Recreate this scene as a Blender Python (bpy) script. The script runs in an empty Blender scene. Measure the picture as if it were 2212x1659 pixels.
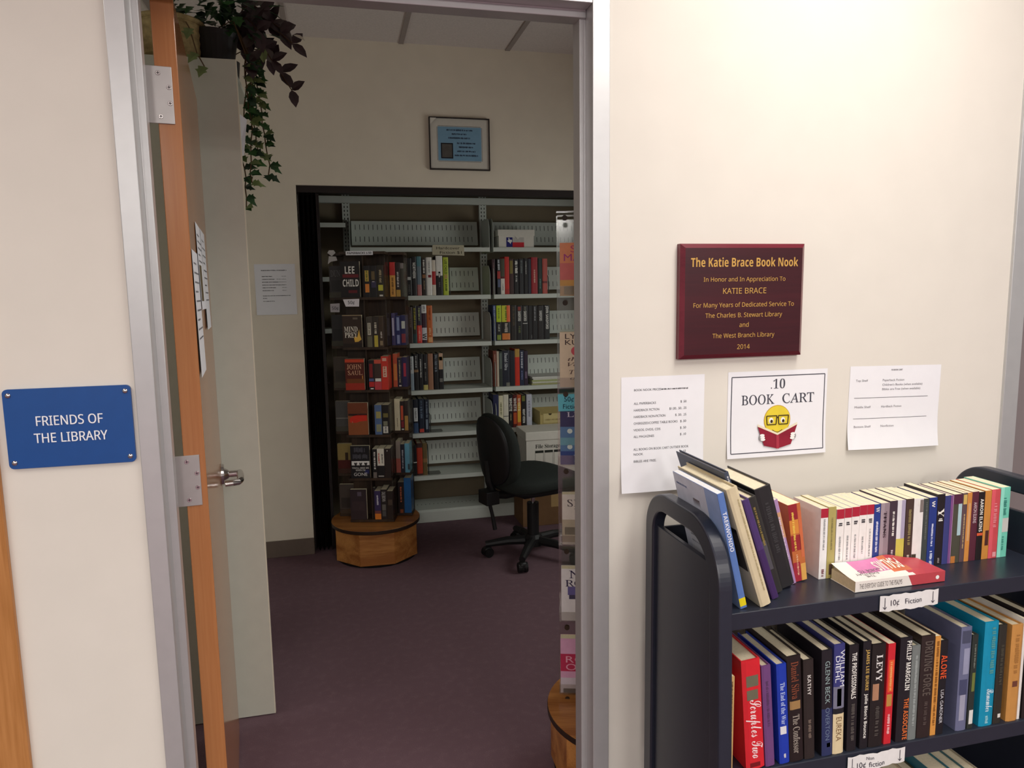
import bpy, math, random
from mathutils import Vector, Matrix, Euler

# ------------------------------------------------------------------ scene setup
SC = bpy.context.scene
COL = SC.collection
PI = math.pi

def lin(c):
    r = []
    for v in c[:3]:
        v = v / 255.0
        r.append(v / 12.92 if v <= 0.04045 else ((v + 0.055) / 1.055) ** 2.4)
    return (r[0], r[1], r[2], 1.0)

# camera (solved from the door frame, the letter sheets and the ceiling grid; metres)
CAM_F, CAM_D, CAM_H = 1544.85, 1.5652, 1.5057
CAM_YAW, CAM_PITCH, CAM_ROLL = 0.23559, 0.12672, 0.01523
cam = bpy.data.cameras.new('camera')
cam.sensor_fit = 'HORIZONTAL'
cam.sensor_width = 36.0
cam.lens = CAM_F / 2212.0 * 36.0
cam.clip_start = 0.02
camo = bpy.data.objects.new('camera', cam)
COL.objects.link(camo)
fw = Vector((math.sin(CAM_YAW) * math.cos(CAM_PITCH), math.cos(CAM_YAW) * math.cos(CAM_PITCH), -math.sin(CAM_PITCH)))
rt = Vector((math.cos(CAM_YAW), -math.sin(CAM_YAW), 0))
dn = fw.cross(rt)
rt2 = rt * math.cos(CAM_ROLL) + dn * math.sin(CAM_ROLL)
dn2 = dn * math.cos(CAM_ROLL) - rt * math.sin(CAM_ROLL)
rot = Matrix(((rt2.x, -dn2.x, -fw.x), (rt2.y, -dn2.y, -fw.y), (rt2.z, -dn2.z, -fw.z)))
camo.matrix_world = Matrix.Translation((0, -CAM_D, CAM_H)) @ rot.to_4x4()
SC.camera = camo

# colour management
SC.view_settings.view_transform = 'Standard'
SC.view_settings.look = 'None'
SC.view_settings.gamma = 1.0
SC.view_settings.use_curve_mapping = False
SC.view_settings.exposure = 0.0

# soft light of the large reading room round the hall
w = bpy.data.worlds.new('world')
SC.world = w
w.use_nodes = True
w.node_tree.nodes['Background'].inputs[0].default_value = (1.0, 0.97, 0.94, 1)
w.node_tree.nodes['Background'].inputs[1].default_value = 0.35

# ceiling lamps of the hall
LAMPS = [(1.15, -0.95, 24), (-1.6, -1.3, 13), (3.9, -1.4, 12)]
for ly in (-4.6, -6.6, -8.8):
    for lx in (-2.6, -0.7, 1.2, 3.1):
        LAMPS.append((lx, ly, 52))
HALL_Z = 2.74
for i, (lx, ly, lp) in enumerate(LAMPS):
    l = bpy.data.lights.new('ceiling_lamp', 'AREA')
    l.shape = 'RECTANGLE'; l.size = 0.56; l.size_y = 1.16
    l.energy = lp; l.color = (1.0, 0.975, 0.94)
    o = bpy.data.objects.new('ceiling_lamp', l)
    o.location = (lx, ly, HALL_Z - 0.03)
    COL.objects.link(o)

# added fill light for the nook, set at two made-up, unseen side windows
for (wx, wy, wz, ww, wh, we, ang) in ((2.33, 1.45, 1.30, 1.3, 1.2, 17, 60), (-2.38, 0.56, 1.5, 1.0, 0.6, 6.0, -90)):
    l = bpy.data.lights.new('nook_fill_light', 'AREA')
    l.shape = 'RECTANGLE'; l.size = ww; l.size_y = wh
    l.energy = we; l.color = (0.97, 1.0, 0.93)
    o = bpy.data.objects.new('nook_fill_light', l)
    o.location = (wx, wy, wz); o.rotation_euler = (0, math.radians(ang), 0)
    COL.objects.link(o)

# ------------------------------------------------------------------ materials
MATS = {}
def M(c, rough=0.6, metal=0.0, spec=0.35, var=0.05, scale=40.0, bump=0.0, key=None):
    k = key or (tuple(c), rough, metal, spec, var, scale, bump)
    if k in MATS:
        return MATS[k]
    m = bpy.data.materials.new('surface')
    m.use_nodes = True
    nt = m.node_tree
    b = nt.nodes['Principled BSDF']
    b.inputs['Roughness'].default_value = rough
    b.inputs['Metallic'].default_value = metal
    b.inputs['Specular IOR Level'].default_value = spec
    L = lin(c)
    if var > 0:
        tc = nt.nodes.new('ShaderNodeTexCoord')
        n = nt.nodes.new('ShaderNodeTexNoise')
        n.inputs['Scale'].default_value = scale
        n.inputs['Detail'].default_value = 2
        r = nt.nodes.new('ShaderNodeValToRGB')
        r.color_ramp.elements[0].position = 0.3
        r.color_ramp.elements[1].position = 0.7
        r.color_ramp.elements[0].color = (L[0] * (1 - var), L[1] * (1 - var), L[2] * (1 - var), 1)
        r.color_ramp.elements[1].color = (min(1, L[0] * (1 + var)), min(1, L[1] * (1 + var)), min(1, L[2] * (1 + var)), 1)
        nt.links.new(tc.outputs['Object'], n.inputs['Vector'])
        nt.links.new(n.outputs['Fac'], r.inputs['Fac'])
        nt.links.new(r.outputs['Color'], b.inputs['Base Color'])
        if bump > 0:
            bp = nt.nodes.new('ShaderNodeBump')
            bp.inputs['Strength'].default_value = bump
            bp.inputs['Distance'].default_value = 0.002
            nt.links.new(n.outputs['Fac'], bp.inputs['Height'])
            nt.links.new(bp.outputs['Normal'], b.inputs['Normal'])
    else:
        b.inputs['Base Color'].default_value = L
    MATS[k] = m
    return m

def wood(c1, c2, axis='Z', scale=6.0, rough=0.4, spec=0.4, dist=3.0, stretch=0.06):
    k = ('wood', c1, c2, axis, scale, rough, dist, stretch)
    if k in MATS:
        return MATS[k]
    m = bpy.data.materials.new('wood_grain')
    m.use_nodes = True
    nt = m.node_tree
    b = nt.nodes['Principled BSDF']
    b.inputs['Roughness'].default_value = rough
    b.inputs['Specular IOR Level'].default_value = spec
    tc = nt.nodes.new('ShaderNodeTexCoord')
    mp = nt.nodes.new('ShaderNodeMapping')
    s = [1.0, 1.0, 1.0]
    s['XYZ'.index(axis)] = stretch
    mp.inputs['Scale'].default_value = s
    n = nt.nodes.new('ShaderNodeTexNoise')
    n.inputs['Scale'].default_value = scale
    n.inputs['Detail'].default_value = 5
    n.inputs['Distortion'].default_value = dist * 0.2
    n2 = nt.nodes.new('ShaderNodeTexNoise')
    n2.inputs['Scale'].default_value = scale * 14
    n2.inputs['Detail'].default_value = 3
    mx = nt.nodes.new('ShaderNodeMath'); mx.operation = 'MULTIPLY_ADD'
    mx.inputs[1].default_value = 0.4
    r = nt.nodes.new('ShaderNodeValToRGB')
    r.color_ramp.elements[0].position = 0.55
    r.color_ramp.elements[1].position = 0.85
    r.color_ramp.elements[0].color = lin(c1)
    r.color_ramp.elements[1].color = lin(c2)
    nt.links.new(tc.outputs['Object'], mp.inputs['Vector'])
    nt.links.new(mp.outputs['Vector'], n.inputs['Vector'])
    nt.links.new(mp.outputs['Vector'], n2.inputs['Vector'])
    nt.links.new(n2.outputs['Fac'], mx.inputs[0])
    nt.links.new(n.outputs['Fac'], mx.inputs[2])
    nt.links.new(mx.outputs[0], r.inputs['Fac'])
    nt.links.new(r.outputs['Color'], b.inputs['Base Color'])
    MATS[k] = m
    return m

def carpet_mat():
    m = bpy.data.materials.new('carpet')
    m.use_nodes = True
    nt = m.node_tree
    b = nt.nodes['Principled BSDF']
    b.inputs['Roughness'].default_value = 0.95
    b.inputs['Specular IOR Level'].default_value = 0.05
    tc = nt.nodes.new('ShaderNodeTexCoord')
    n = nt.nodes.new('ShaderNodeTexNoise'); n.inputs['Scale'].default_value = 260; n.inputs['Detail'].default_value = 2
    n2 = nt.nodes.new('ShaderNodeTexNoise'); n2.inputs['Scale'].default_value = 28; n2.inputs['Detail'].default_value = 4
    ad = nt.nodes.new('ShaderNodeMath'); ad.operation = 'ADD'
    ml = nt.nodes.new('ShaderNodeMath'); ml.operation = 'MULTIPLY'; ml.inputs[1].default_value = 0.35
    r = nt.nodes.new('ShaderNodeValToRGB')
    r.color_ramp.elements[0].position = 0.35; r.color_ramp.elements[1].position = 0.65
    r.color_ramp.elements[0].color = lin((112, 89, 97)); r.color_ramp.elements[1].color = lin((138, 113, 120))
    bp = nt.nodes.new('ShaderNodeBump'); bp.inputs['Strength'].default_value = 0.35; bp.inputs['Distance'].default_value = 0.003
    L = nt.links.new
    L(tc.outputs['Object'], n.inputs['Vector']); L(tc.outputs['Object'], n2.inputs['Vector'])
    L(n.outputs['Fac'], ad.inputs[0]); L(n2.outputs['Fac'], ad.inputs[1]); L(ad.outputs[0], ml.inputs[0])
    L(ml.outputs[0], r.inputs['Fac']); L(r.outputs['Color'], b.inputs['Base Color'])
    L(n.outputs['Fac'], bp.inputs['Height']); L(bp.outputs['Normal'], b.inputs['Normal'])
    return m

def glass_mat():
    m = bpy.data.materials.new('clear_acrylic')
    m.use_nodes = True
    nt = m.node_tree
    for n in list(nt.nodes):
        if n.type == 'BSDF_PRINCIPLED':
            nt.nodes.remove(n)
    out = nt.nodes['Material Output']
    t = nt.nodes.new('ShaderNodeBsdfTransparent'); t.inputs[0].default_value = (0.93, 0.93, 0.91, 1)
    g = nt.nodes.new('ShaderNodeBsdfGlossy'); g.inputs['Roughness'].default_value = 0.12
    mix = nt.nodes.new('ShaderNodeMixShader'); mix.inputs[0].default_value = 0.1
    nt.links.new(t.outputs[0], mix.inputs[1]); nt.links.new(g.outputs[0], mix.inputs[2])
    nt.links.new(mix.outputs[0], out.inputs['Surface'])
    return m

def emit_mat(c, s):
    m = bpy.data.materials.new('lamp_diffuser')
    m.use_nodes = True
    b = m.node_tree.nodes['Principled BSDF']
    b.inputs['Base Color'].default_value = lin(c)
    b.inputs['Emission Color'].default_value = lin(c)
    b.inputs['Emission Strength'].default_value = s
    return m

WALL = M((224, 219, 209), 0.75, 0, 0.2, 0.015, 9.0)
WALLN = M((234, 224, 206), 0.8, 0, 0.15, 0.02, 9.0)
CLOSETW = M((132, 120, 100), 0.85, 0, 0.1, 0.03, 9.0)  # shade inside the closet is put into this darker wall colour
FRAME_P = M((196, 196, 196), 0.36, 0.5, 0.5, 0.02, 30)
STEEL = M((206, 212, 204), 0.45, 0.0, 0.4, 0.015, 30)
STEELD = M((18, 20, 18), 0.8, 0, 0.1, 0)
CART = M((38, 42, 54), 0.32, 0.0, 0.55, 0.05, 60)
BLACK = M((16, 16, 18), 0.5, 0, 0.4, 0.1, 60)
CHROME = M((205, 202, 200), 0.18, 1.0, 0.5, 0)
PAPER = M((236, 236, 240), 0.8, 0, 0.15, 0.01, 25)
INK = M((84, 82, 86), 0.8, 0, 0.1, 0)
DARKW = wood((46, 34, 26), (70, 52, 38), 'Z', 8, 0.5, 0.3)
OAK = wood((196, 136, 74), (150, 92, 44), 'X', 16, 0.4, 0.4)
OAKV = wood((198, 140, 84), (164, 108, 54), 'Z', 9, 0.42, 0.4)
DOORW = wood((180, 122, 76), (162, 104, 60), 'Z', 12, 0.16, 0.5, 1.0, 0.03)
PAGES = M((232, 220, 190), 0.85, 0, 0.1, 0.06, 220)
CLEAR = glass_mat()

# ------------------------------------------------------------------ mesh builder
class MB:
    def __init__(s):
        s.v = []; s.f = []; s.m = []; s.mats = []; s.mi = {}
    def mat(s, m):
        if m.name not in s.mi:
            s.mi[m.name] = len(s.mats); s.mats.append(m)
        return s.mi[m.name]
    def face(s, pts, m):
        i = len(s.v)
        s.v.extend([tuple(p) for p in pts])
        s.f.append(tuple(range(i, i + len(pts)))); s.m.append(s.mat(m))
    def mesh(s, vs, fs, m):
        i = len(s.v); k = s.mat(m)
        s.v.extend([tuple(p) for p in vs])
        for f in fs:
            s.f.append(tuple(i + a for a in f)); s.m.append(k)
    def box(s, x0, x1, y0, y1, z0, z1, m):
        vs = [(x0, y0, z0), (x1, y0, z0), (x1, y1, z0), (x0, y1, z0), (x0, y0, z1), (x1, y0, z1), (x1, y1, z1), (x0, y1, z1)]
        s.mesh(vs, [(0, 3, 2, 1), (4, 5, 6, 7), (0, 1, 5, 4), (1, 2, 6, 5), (2, 3, 7, 6), (3, 0, 4, 7)], m)
    def prism(s, poly, fn, a0, a1, m):
        n = len(poly)
        vs = [fn(p[0], p[1], a0) for p in poly] + [fn(p[0], p[1], a1) for p in poly]
        fs = [tuple(range(n))[::-1], tuple(range(n, 2 * n))] + [(i, (i + 1) % n, n + (i + 1) % n, n + i) for i in range(n)]
        s.mesh(vs, fs, m)
    def cyl(s, p0, p1, r0, r1, m, n=16):
        p0 = Vector(p0); p1 = Vector(p1); d = (p1 - p0).normalized()
        a = d.orthogonal().normalized(); b = d.cross(a)
        vs = []
        for p, r in ((p0, r0), (p1, r1)):
            for i in range(n):
                t = 2 * PI * i / n
                vs.append(p + a * (r * math.cos(t)) + b * (r * math.sin(t)))
        fs = [tuple(range(n))[::-1], tuple(range(n, 2 * n))] + [(i, (i + 1) % n, n + (i + 1) % n, n + i) for i in range(n)]
        s.mesh(vs, fs, m)
    def tube(s, pts, r, m, n=8):
        pts = [Vector(p) for p in pts]
        vs = []; ref = None
        for i, p in enumerate(pts):
            d = (pts[min(i + 1, len(pts) - 1)] - pts[max(i - 1, 0)]).normalized()
            if ref is None:
                ref = d.orthogonal().normalized()
            ref = (ref - d * ref.dot(d)).normalized()
            b = d.cross(ref)
            rr = r[i] if isinstance(r, (list, tuple)) else r
            for k in range(n):
                t = 2 * PI * k / n
                vs.append(p + ref * (rr * math.cos(t)) + b * (rr * math.sin(t)))
        fs = []
        for i in range(len(pts) - 1):
            for k in range(n):
                fs.append((i * n + k, i * n + (k + 1) % n, (i + 1) * n + (k + 1) % n, (i + 1) * n + k))
        fs.append(tuple(range(n))[::-1]); fs.append(tuple(range((len(pts) - 1) * n, len(pts) * n)))
        s.mesh(vs, fs, m)
    def lathe(s, prof, c, m, n=32):
        vs = []
        for (r, z) in prof:
            for k in range(n):
                t = 2 * PI * k / n
                vs.append((c[0] + r * math.cos(t), c[1] + r * math.sin(t), c[2] + z))
        fs = []
        for i in range(len(prof) - 1):
            for k in range(n):
                fs.append((i * n + k, i * n + (k + 1) % n, (i + 1) * n + (k + 1) % n, (i + 1) * n + k))
        fs.append(tuple(range(n))[::-1]); fs.append(tuple(range((len(prof) - 1) * n, len(prof) * n)))
        s.mesh(vs, fs, m)
    def squad(s, c, rx, ry, rz, e1, e2, m, nu=28, nv=16, fn=None):
        def pw(a, e): return math.copysign(abs(a) ** e, a)
        vs = []
        for j in range(nv + 1):
            ph = -PI / 2 + PI * j / nv
            for i in range(nu):
                t = 2 * PI * i / nu
                p = (rx * pw(math.cos(ph), e1) * pw(math.cos(t), e2), ry * pw(math.cos(ph), e1) * pw(math.sin(t), e2), rz * pw(math.sin(ph), e1))
                if fn: p = fn(*p)
                vs.append((c[0] + p[0], c[1] + p[1], c[2] + p[2]))
        fs = []
        for j in range(nv):
            for i in range(nu):
                fs.append((j * nu + i, j * nu + (i + 1) % nu, (j + 1) * nu + (i + 1) % nu, (j + 1) * nu + i))
        s.mesh(vs, fs, m)
    def xform(s, mtx, start=0):
        s.v = s.v[:start] + [tuple(mtx @ Vector(p)) for p in s.v[start:]]
    def build(s, name, parent=None, loc=None, rot=None, smooth=False, bevel=0.0, seg=2):
        me = bpy.data.meshes.new(name)
        me.from_pydata(s.v, [], s.f)
        for m in s.mats:
            me.materials.append(m)
        me.polygons.foreach_set('material_index', s.m)
        if smooth:
            me.polygons.foreach_set('use_smooth', [True] * len(s.f))
        me.update()
        o = bpy.data.objects.new(name, me)
        COL.objects.link(o)
        if loc is not None: o.location = loc
        if rot is not None: o.rotation_euler = rot
        if parent is not None: o.parent = parent
        if bevel > 0:
            md = o.modifiers.new('soft_edges', 'BEVEL')
            md.width = bevel; md.segments = seg; md.limit_method = 'ANGLE'; md.angle_limit = math.radians(40)
        return o

def thing(name, label, cat, loc=(0, 0, 0), rot=(0, 0, 0), group=None):
    o = bpy.data.objects.new(name, None)
    o.empty_display_size = 0.05
    o.location = loc; o.rotation_euler = rot
    COL.objects.link(o)
    o['label'] = label; o['category'] = cat
    if group: o['group'] = group
    return o

def tag(o, label, cat, group=None):
    o['label'] = label; o['category'] = cat
    if group: o['group'] = group
    return o

def struct(o):
    o['kind'] = 'structure'
    return o

# ------------------------------------------------------------------ lettering
GLY = {}
def style_text(t, st):
    r = ''
    for ch in t:
        c = ch
        if st == 'bold':
            if 'A' <= ch <= 'Z': c = chr(0x1D5D4 + ord(ch) - 65)
            elif 'a' <= ch <= 'z': c = chr(0x1D5EE + ord(ch) - 97)
            elif '0' <= ch <= '9': c = chr(0x1D7EC + ord(ch) - 48)
        elif st in ('thin', 'medium'):
            if 'A' <= ch <= 'Z': c = chr(0x1D5A0 + ord(ch) - 65)
            elif 'a' <= ch <= 'z': c = chr(0x1D5BA + ord(ch) - 97)
            elif '0' <= ch <= '9': c = chr(0x1D7E2 + ord(ch) - 48)
        elif st in ('serif', 'lightserif'):
            if 'A' <= ch <= 'Z': c = chr(0x1D400 + ord(ch) - 65)
            elif 'a' <= ch <= 'z': c = chr(0x1D41A + ord(ch) - 97)
            elif '0' <= ch <= '9': c = chr(0x1D7CE + ord(ch) - 48)
        elif st in ('roman', 'italic'):
            if 'A' <= ch <= 'Z': c = chr(0x1D434 + ord(ch) - 65)
            elif 'a' <= ch <= 'z': c = chr(0x1D44E + ord(ch) - 97) if ch != 'h' else chr(0x210E)
        elif st == 'script':
            if 'A' <= ch <= 'Z': c = chr(0x1D4D0 + ord(ch) - 65)
            elif 'a' <= ch <= 'z': c = chr(0x1D4EA + ord(ch) - 97)
        r += c
    return r

def glyphs(t, st):
    """flat triangles of a word: (verts 2d, faces), font size 1"""
    k = (t, st)
    if k in GLY:
        return GLY[k]
    cu = bpy.data.curves.new('letters', 'FONT')
    cu.body = style_text(t, st)
    cu.resolution_u = 3
    cu.offset = {'roman': 0.006, 'italic': 0.004, 'lightserif': -0.010}.get(st, 0.0)
    o = bpy.data.objects.new('letters', cu)
    me = bpy.data.meshes.new_from_object(o)
    vs = [(v.co.x, v.co.y) for v in me.vertices]
    fs = [tuple(p.vertices) for p in me.polygons]
    bpy.data.meshes.remove(me)
    bpy.data.objects.remove(o); bpy.data.curves.remove(cu)
    if st == 'roman':      # upright the slanted letters
        vs = [(x - 0.29 * y, y) for x, y in vs]
    GLY[k] = (vs, fs)
    return GLY[k]

def bbox(vs):
    xs = [p[0] for p in vs]; ys = [p[1] for p in vs]
    return min(xs), max(xs), min(ys), max(ys)

def text_fit(mb, t, st, m, fn, a0, a1, b0, b1):
    """letters stretched to fill the rectangle a0..a1 x b0..b1 of a plane fn(a,b)"""
    vs, fs = glyphs(t, st)
    if not vs: return
    x0, x1, y0, y1 = bbox(vs)
    mb.mesh([fn(a0 + (x - x0) / max(1e-6, x1 - x0) * (a1 - a0), b0 + (y - y0) / max(1e-6, y1 - y0) * (b1 - b0)) for x, y in vs], fs, m)

def text_line(mb, t, st, m, fn, a, b, size, align='l', width=None):
    """a line of letters on a baseline; size is the cap height"""
    vs, fs = glyphs(t, st)
    if not vs: return
    k = size / 0.70
    x0, x1, _, _ = bbox(vs)
    kx = k if width is None else width / (x1 - x0)
    off = {'l': 0, 'c': -(x0 + x1) / 2 * kx, 'r': -x1 * kx}[align]
    mb.mesh([fn(a + off + x * kx, b + y * k) for x, y in vs], fs, m)

def bars(mb, m, fn, a0, a1, b0, b1, seed):
    """lettering too blurred to read: a run of small dashes"""
    r = random.Random(seed)
    a = a0; L = (b1 - b0) * 0.55
    sgn = 1 if a1 > a0 else -1
    while abs(a - a0) < abs(a1 - a0) - L * 0.4:
        wd = L * r.uniform(0.35, 0.8)
        lo = b0 + (b1 - b0) * r.choice([0, 0, 0.12]); hi = b1 - (b1 - b0) * r.choice([0, 0, 0.15])
        e = a + sgn * wd
        mb.face([fn(a, lo), fn(e, lo), fn(e, hi), fn(a, hi)], m)
        a = e + sgn * L * r.choice([0.22, 0.22, 0.22, 0.8])

LEGIBLE = {"TAEKWONDO", "LEE CHILD", "NORTHERN", "JOHN SANDFORD", "SANDFORD", "WHITE", "Daniel Silva", "The Confessor", "Scruples Two", "The End of the War", "KATHY",
           "GLENN BECK", "OVERTON", "WILLIAM", "DIEHL", "EUREKA", "THE PROFESSIONALS", "JAMES LEE BURKE", "Jolie Blon's Bounce", "LEVY",
           "PHILLIP MARGOLIN", "THE ASSOCIATE", "DRIVING FORCE", "ALONE", "LISA GARDNER", "Remember", "AARON ELKINS", "NIGHT VISION",
           "TITANS", "Y", "DALE BROWN", "W", "LEE", "CHILD"}

# ------------------------------------------------------------------ books
def book(name, label, group, loc, t, d, h, base, zones=(), texts=(), kind='paper', lean=0.0, rotz=0.0, pages=None, front=None, tilt=None):
    root = thing(name, label, 'book', loc, (0, 0, 0), group)
    root.rotation_euler = (0, -math.radians(lean), rotz) if tilt is None else tilt
    gl = 0.35 if kind == 'paper' else 0.45
    bm_ = M(base, gl, 0, 0.4, 0.04, 50)
    cv = MB()
    hard = kind == 'hard'
    b = 0.0025 if hard else 0.0008
    b = min(b, t * 0.2)
    s = min(0.0025, t * 0.08) if hard else 0.0004
    prof = [(0, b), (0, 0), (0.22 * t, -s), (0.78 * t, -s), (t, 0), (t, b)]
    cv.prism(prof, lambda x, y, z: (x, y, z), 0, h, bm_)
    cv.box(0, b, b, d, 0, h, bm_)
    cv.box(t - b, t, b, d, 0, h, bm_)
    def sy(x):
        q = x / t
        if q < 0.22: return -s * q / 0.22
        if q > 0.78: return -s * (1 - q) / 0.22
        return -s
    for z in zones:
        f0, f1, c = z[:3]
        q0, q1 = (z[3], z[4]) if len(z) > 3 else (0.0, 1.0)
        mz = M(c, gl, 0, 0.4, 0.04, 50)
        xs = sorted(set([q0, q1] + [q for q in (0.22, 0.78) if q0 < q < q1]))
        for i in range(len(xs) - 1):
            xa, xb = xs[i] * t, xs[i + 1] * t
            e = 0.00025
            cv.face([(xa, sy(xa) - e, f0 * h), (xb, sy(xb) - e, f0 * h), (xb, sy(xb) - e, f1 * h), (xa, sy(xa) - e, f1 * h)], mz)
    for i, x in enumerate(texts):
        body, ft, fb, st, c, rel = x[:6]
        xc = (x[6] if len(x) > 6 else 0.5) * t
        half = rel * t / 2
        mt = M(c, 0.5, 0, 0.3, 0)
        fn = lambda a, bb: (bb, -s - 0.0006, a)
        if body in LEGIBLE:
            text_fit(cv, body, st, mt, fn, ft * h, fb * h, xc - half, xc + half)
        else:
            bars(cv, mt, fn, ft * h, fb * h, xc - half * 0.7, xc + half * 0.7, hash_s(label + body))
    if front:
        side, recs, txt = front
        X = t + 0.0004 if side > 0 else -0.0004
        # plane coordinates: a across the cover from its left edge, b upwards, both 0..1
        if side > 0: pf = lambda a, bb, k=0: (X + 0.0002 * k, a * d, bb * h)
        else: pf = lambda a, bb, k=0: (X - 0.0002 * k, d - a * d, bb * h)
        for r_ in recs:
            if len(r_) == 5:
                a0, a1, b0, b1, c = r_
                pts = [(a0, b0), (a1, b0), (a1, b1), (a0, b1)]
            else:
                pts, c = r_
            cv.face([pf(p[0], p[1], 1) for p in pts], M(c, gl, 0, 0.4, 0.05, 40))
        for (body, st, a0, a1, b0, b1, c) in txt:
            if body:
                text_fit(cv, body, st, M(c, 0.5, 0, 0.3, 0), lambda a, bb: pf(a, bb, 2), a0, a1, b0, b1)
            else:
                bars(cv, M(c, 0.5, 0, 0.3, 0), lambda a, bb: pf(a, bb, 2), a0, a1, b0, b1, 7)
    cv.build('cover', root)
    pg = MB()
    pm = PAGES if pages is None else M(pages, 0.85, 0, 0.1, 0.05, 200)
    if hard: pg.box(b, t - b, b + 0.0005, d - 0.004, 0.003, h - 0.004, pm)
    else: pg.box(b, t - b, b, d - 0.0004, 0.0003, h - 0.0004, pm)
    pg.build('page_block', root)
    return root

def hash_s(s):
    n = 7
    for ch in s: n = (n * 31 + ord(ch)) % 1000003
    return n

ORD = ['first', 'second', 'third', 'fourth', 'fifth', 'sixth', 'seventh', 'eighth', 'ninth', 'tenth', 'eleventh', 'twelfth', 'thirteenth']
def book_row(rows, y, z, group, where=None, depth=None, pages=None):
    for i, (x, t, h, desc, base, zones, texts, kind, lean) in enumerate(rows):
        d = depth or (h * 0.66 if kind == 'hard' else h * 0.61)
        lab = desc if where is None else desc + ', ' + where
        nm = 'hardcover_book' if kind == 'hard' else 'paperback_book'
        book(nm, lab, group, (x, y, z + 0.0005), t, d, h, base, zones, texts, kind, lean, pages=pages)

NL1 = [
    (0.43, 0.036, 0.237, 'black hardcover with pale grey emblem', (28, 26, 28), [(0.42, 0.5, (200, 200, 195), 0.2, 0.8)], [('GONE', 0.3, 0.06, 'sans', (90, 88, 85), 0.5)], 'hard', 0),
    (0.467, 0.029, 0.246, 'black hardcover with bold white upper title', (28, 26, 28), [], [('NORTHERN', 0.85, 0.45, 'bold', (238, 236, 228), 0.6)], 'hard', 0),
    (0.499, 0.028, 0.248, 'teal fading to rose hardcover', (112, 128, 138), [(0.75, 1, (84, 132, 140)), (0, 0.28, (190, 120, 118))], [], 'hard', 0),
    (0.529, 0.03, 0.237, 'dark brown hardcover with white title and bronze disc', (46, 34, 28), [(0.47, 0.56, (150, 100, 60), 0.15, 0.85)], [('THE GUARD', 0.95, 0.6, 'bold', (238, 236, 228), 0.5), ('STONE', 0.4, 0.15, 'sans', (160, 140, 110), 0.35)], 'hard', 0),
    (0.56, 0.035, 0.242, 'white hardcover with small dark red emblem', (238, 236, 228), [(0.47, 0.54, (130, 20, 40), 0.3, 0.9)], [('SUMMER', 0.9, 0.6, 'serif', (150, 150, 145), 0.4)], 'hard', 0),
    (0.596, 0.023, 0.225, 'short cream hardcover with red band', (228, 218, 200), [(0.3, 0.68, (190, 45, 45))], [], 'hard', 0),
    (0.622, 0.042, 0.251, 'tall book, white above and black below', (28, 26, 28), [(0.5, 1, (238, 236, 228)), (0.5, 0.6, (28, 26, 28), 0.35, 0.65)], [('T', 0.56, 0.44, 'serif', (238, 236, 228), 0.3), ('WINTER', 0.33, 0.2, 'sans', (120, 120, 120), 0.3)], 'hard', 0),
    (0.668, 0.034, 0.242, 'lime green hardcover', (188, 205, 60), [(0.44, 0.54, (190, 160, 90), 0.2, 0.8)], [('LEE CHILD', 0.93, 0.56, 'bold', (60, 80, 30), 0.5), ('WORTH DYING', 0.42, 0.08, 'bold', (70, 90, 30), 0.5)], 'hard', 0),
]
NL2 = [
    (0.389, 0.043, 0.24, 'mustard yellow hardcover', (222, 170, 60), [], [], 'hard', 0),
    (0.434, 0.028, 0.233, 'dark brown hardcover with faded title', (66, 48, 42), [], [('HUNTING', 0.9, 0.45, 'sans', (130, 110, 100), 0.5)], 'hard', 0),
    (0.463, 0.025, 0.241, 'olive lettered black hardcover', (50, 46, 36), [(0, 0.25, (40, 70, 70))], [('LAST STAND', 0.93, 0.35, 'bold', (170, 160, 50), 0.7)], 'hard', 0),
    (0.489, 0.031, 0.238, 'black book with red lower half', (50, 44, 60), [(0, 0.48, (225, 60, 50))], [('HOUSE', 0.95, 0.6, 'bold', (180, 190, 130), 0.5), ('BLIND FAITH', 0.44, 0.06, 'sans', (245, 180, 160), 0.5)], 'hard', 0),
    (0.521, 0.031, 0.246, 'white and plum book with torn white foot', (60, 30, 48), [(0.78, 1, (230, 230, 228)), (0.08, 0.4, (215, 215, 220))], [('KEEP', 0.97, 0.8, 'sans', (140, 140, 140), 0.6), ('W', 0.25, 0.1, 'bold', (28, 26, 28), 0.8)], 'hard', 0),
    (0.554, 0.036, 0.24, 'burnt orange hardcover', (205, 105, 45), [(0.02, 0.15, (230, 170, 110), 0.2, 0.9)], [('FIRE LINE', 0.93, 0.6, 'bold', (140, 60, 20), 0.45), ('MASON', 0.4, 0.2, 'sans', (240, 190, 140), 0.5)], 'hard', 0),
]
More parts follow.
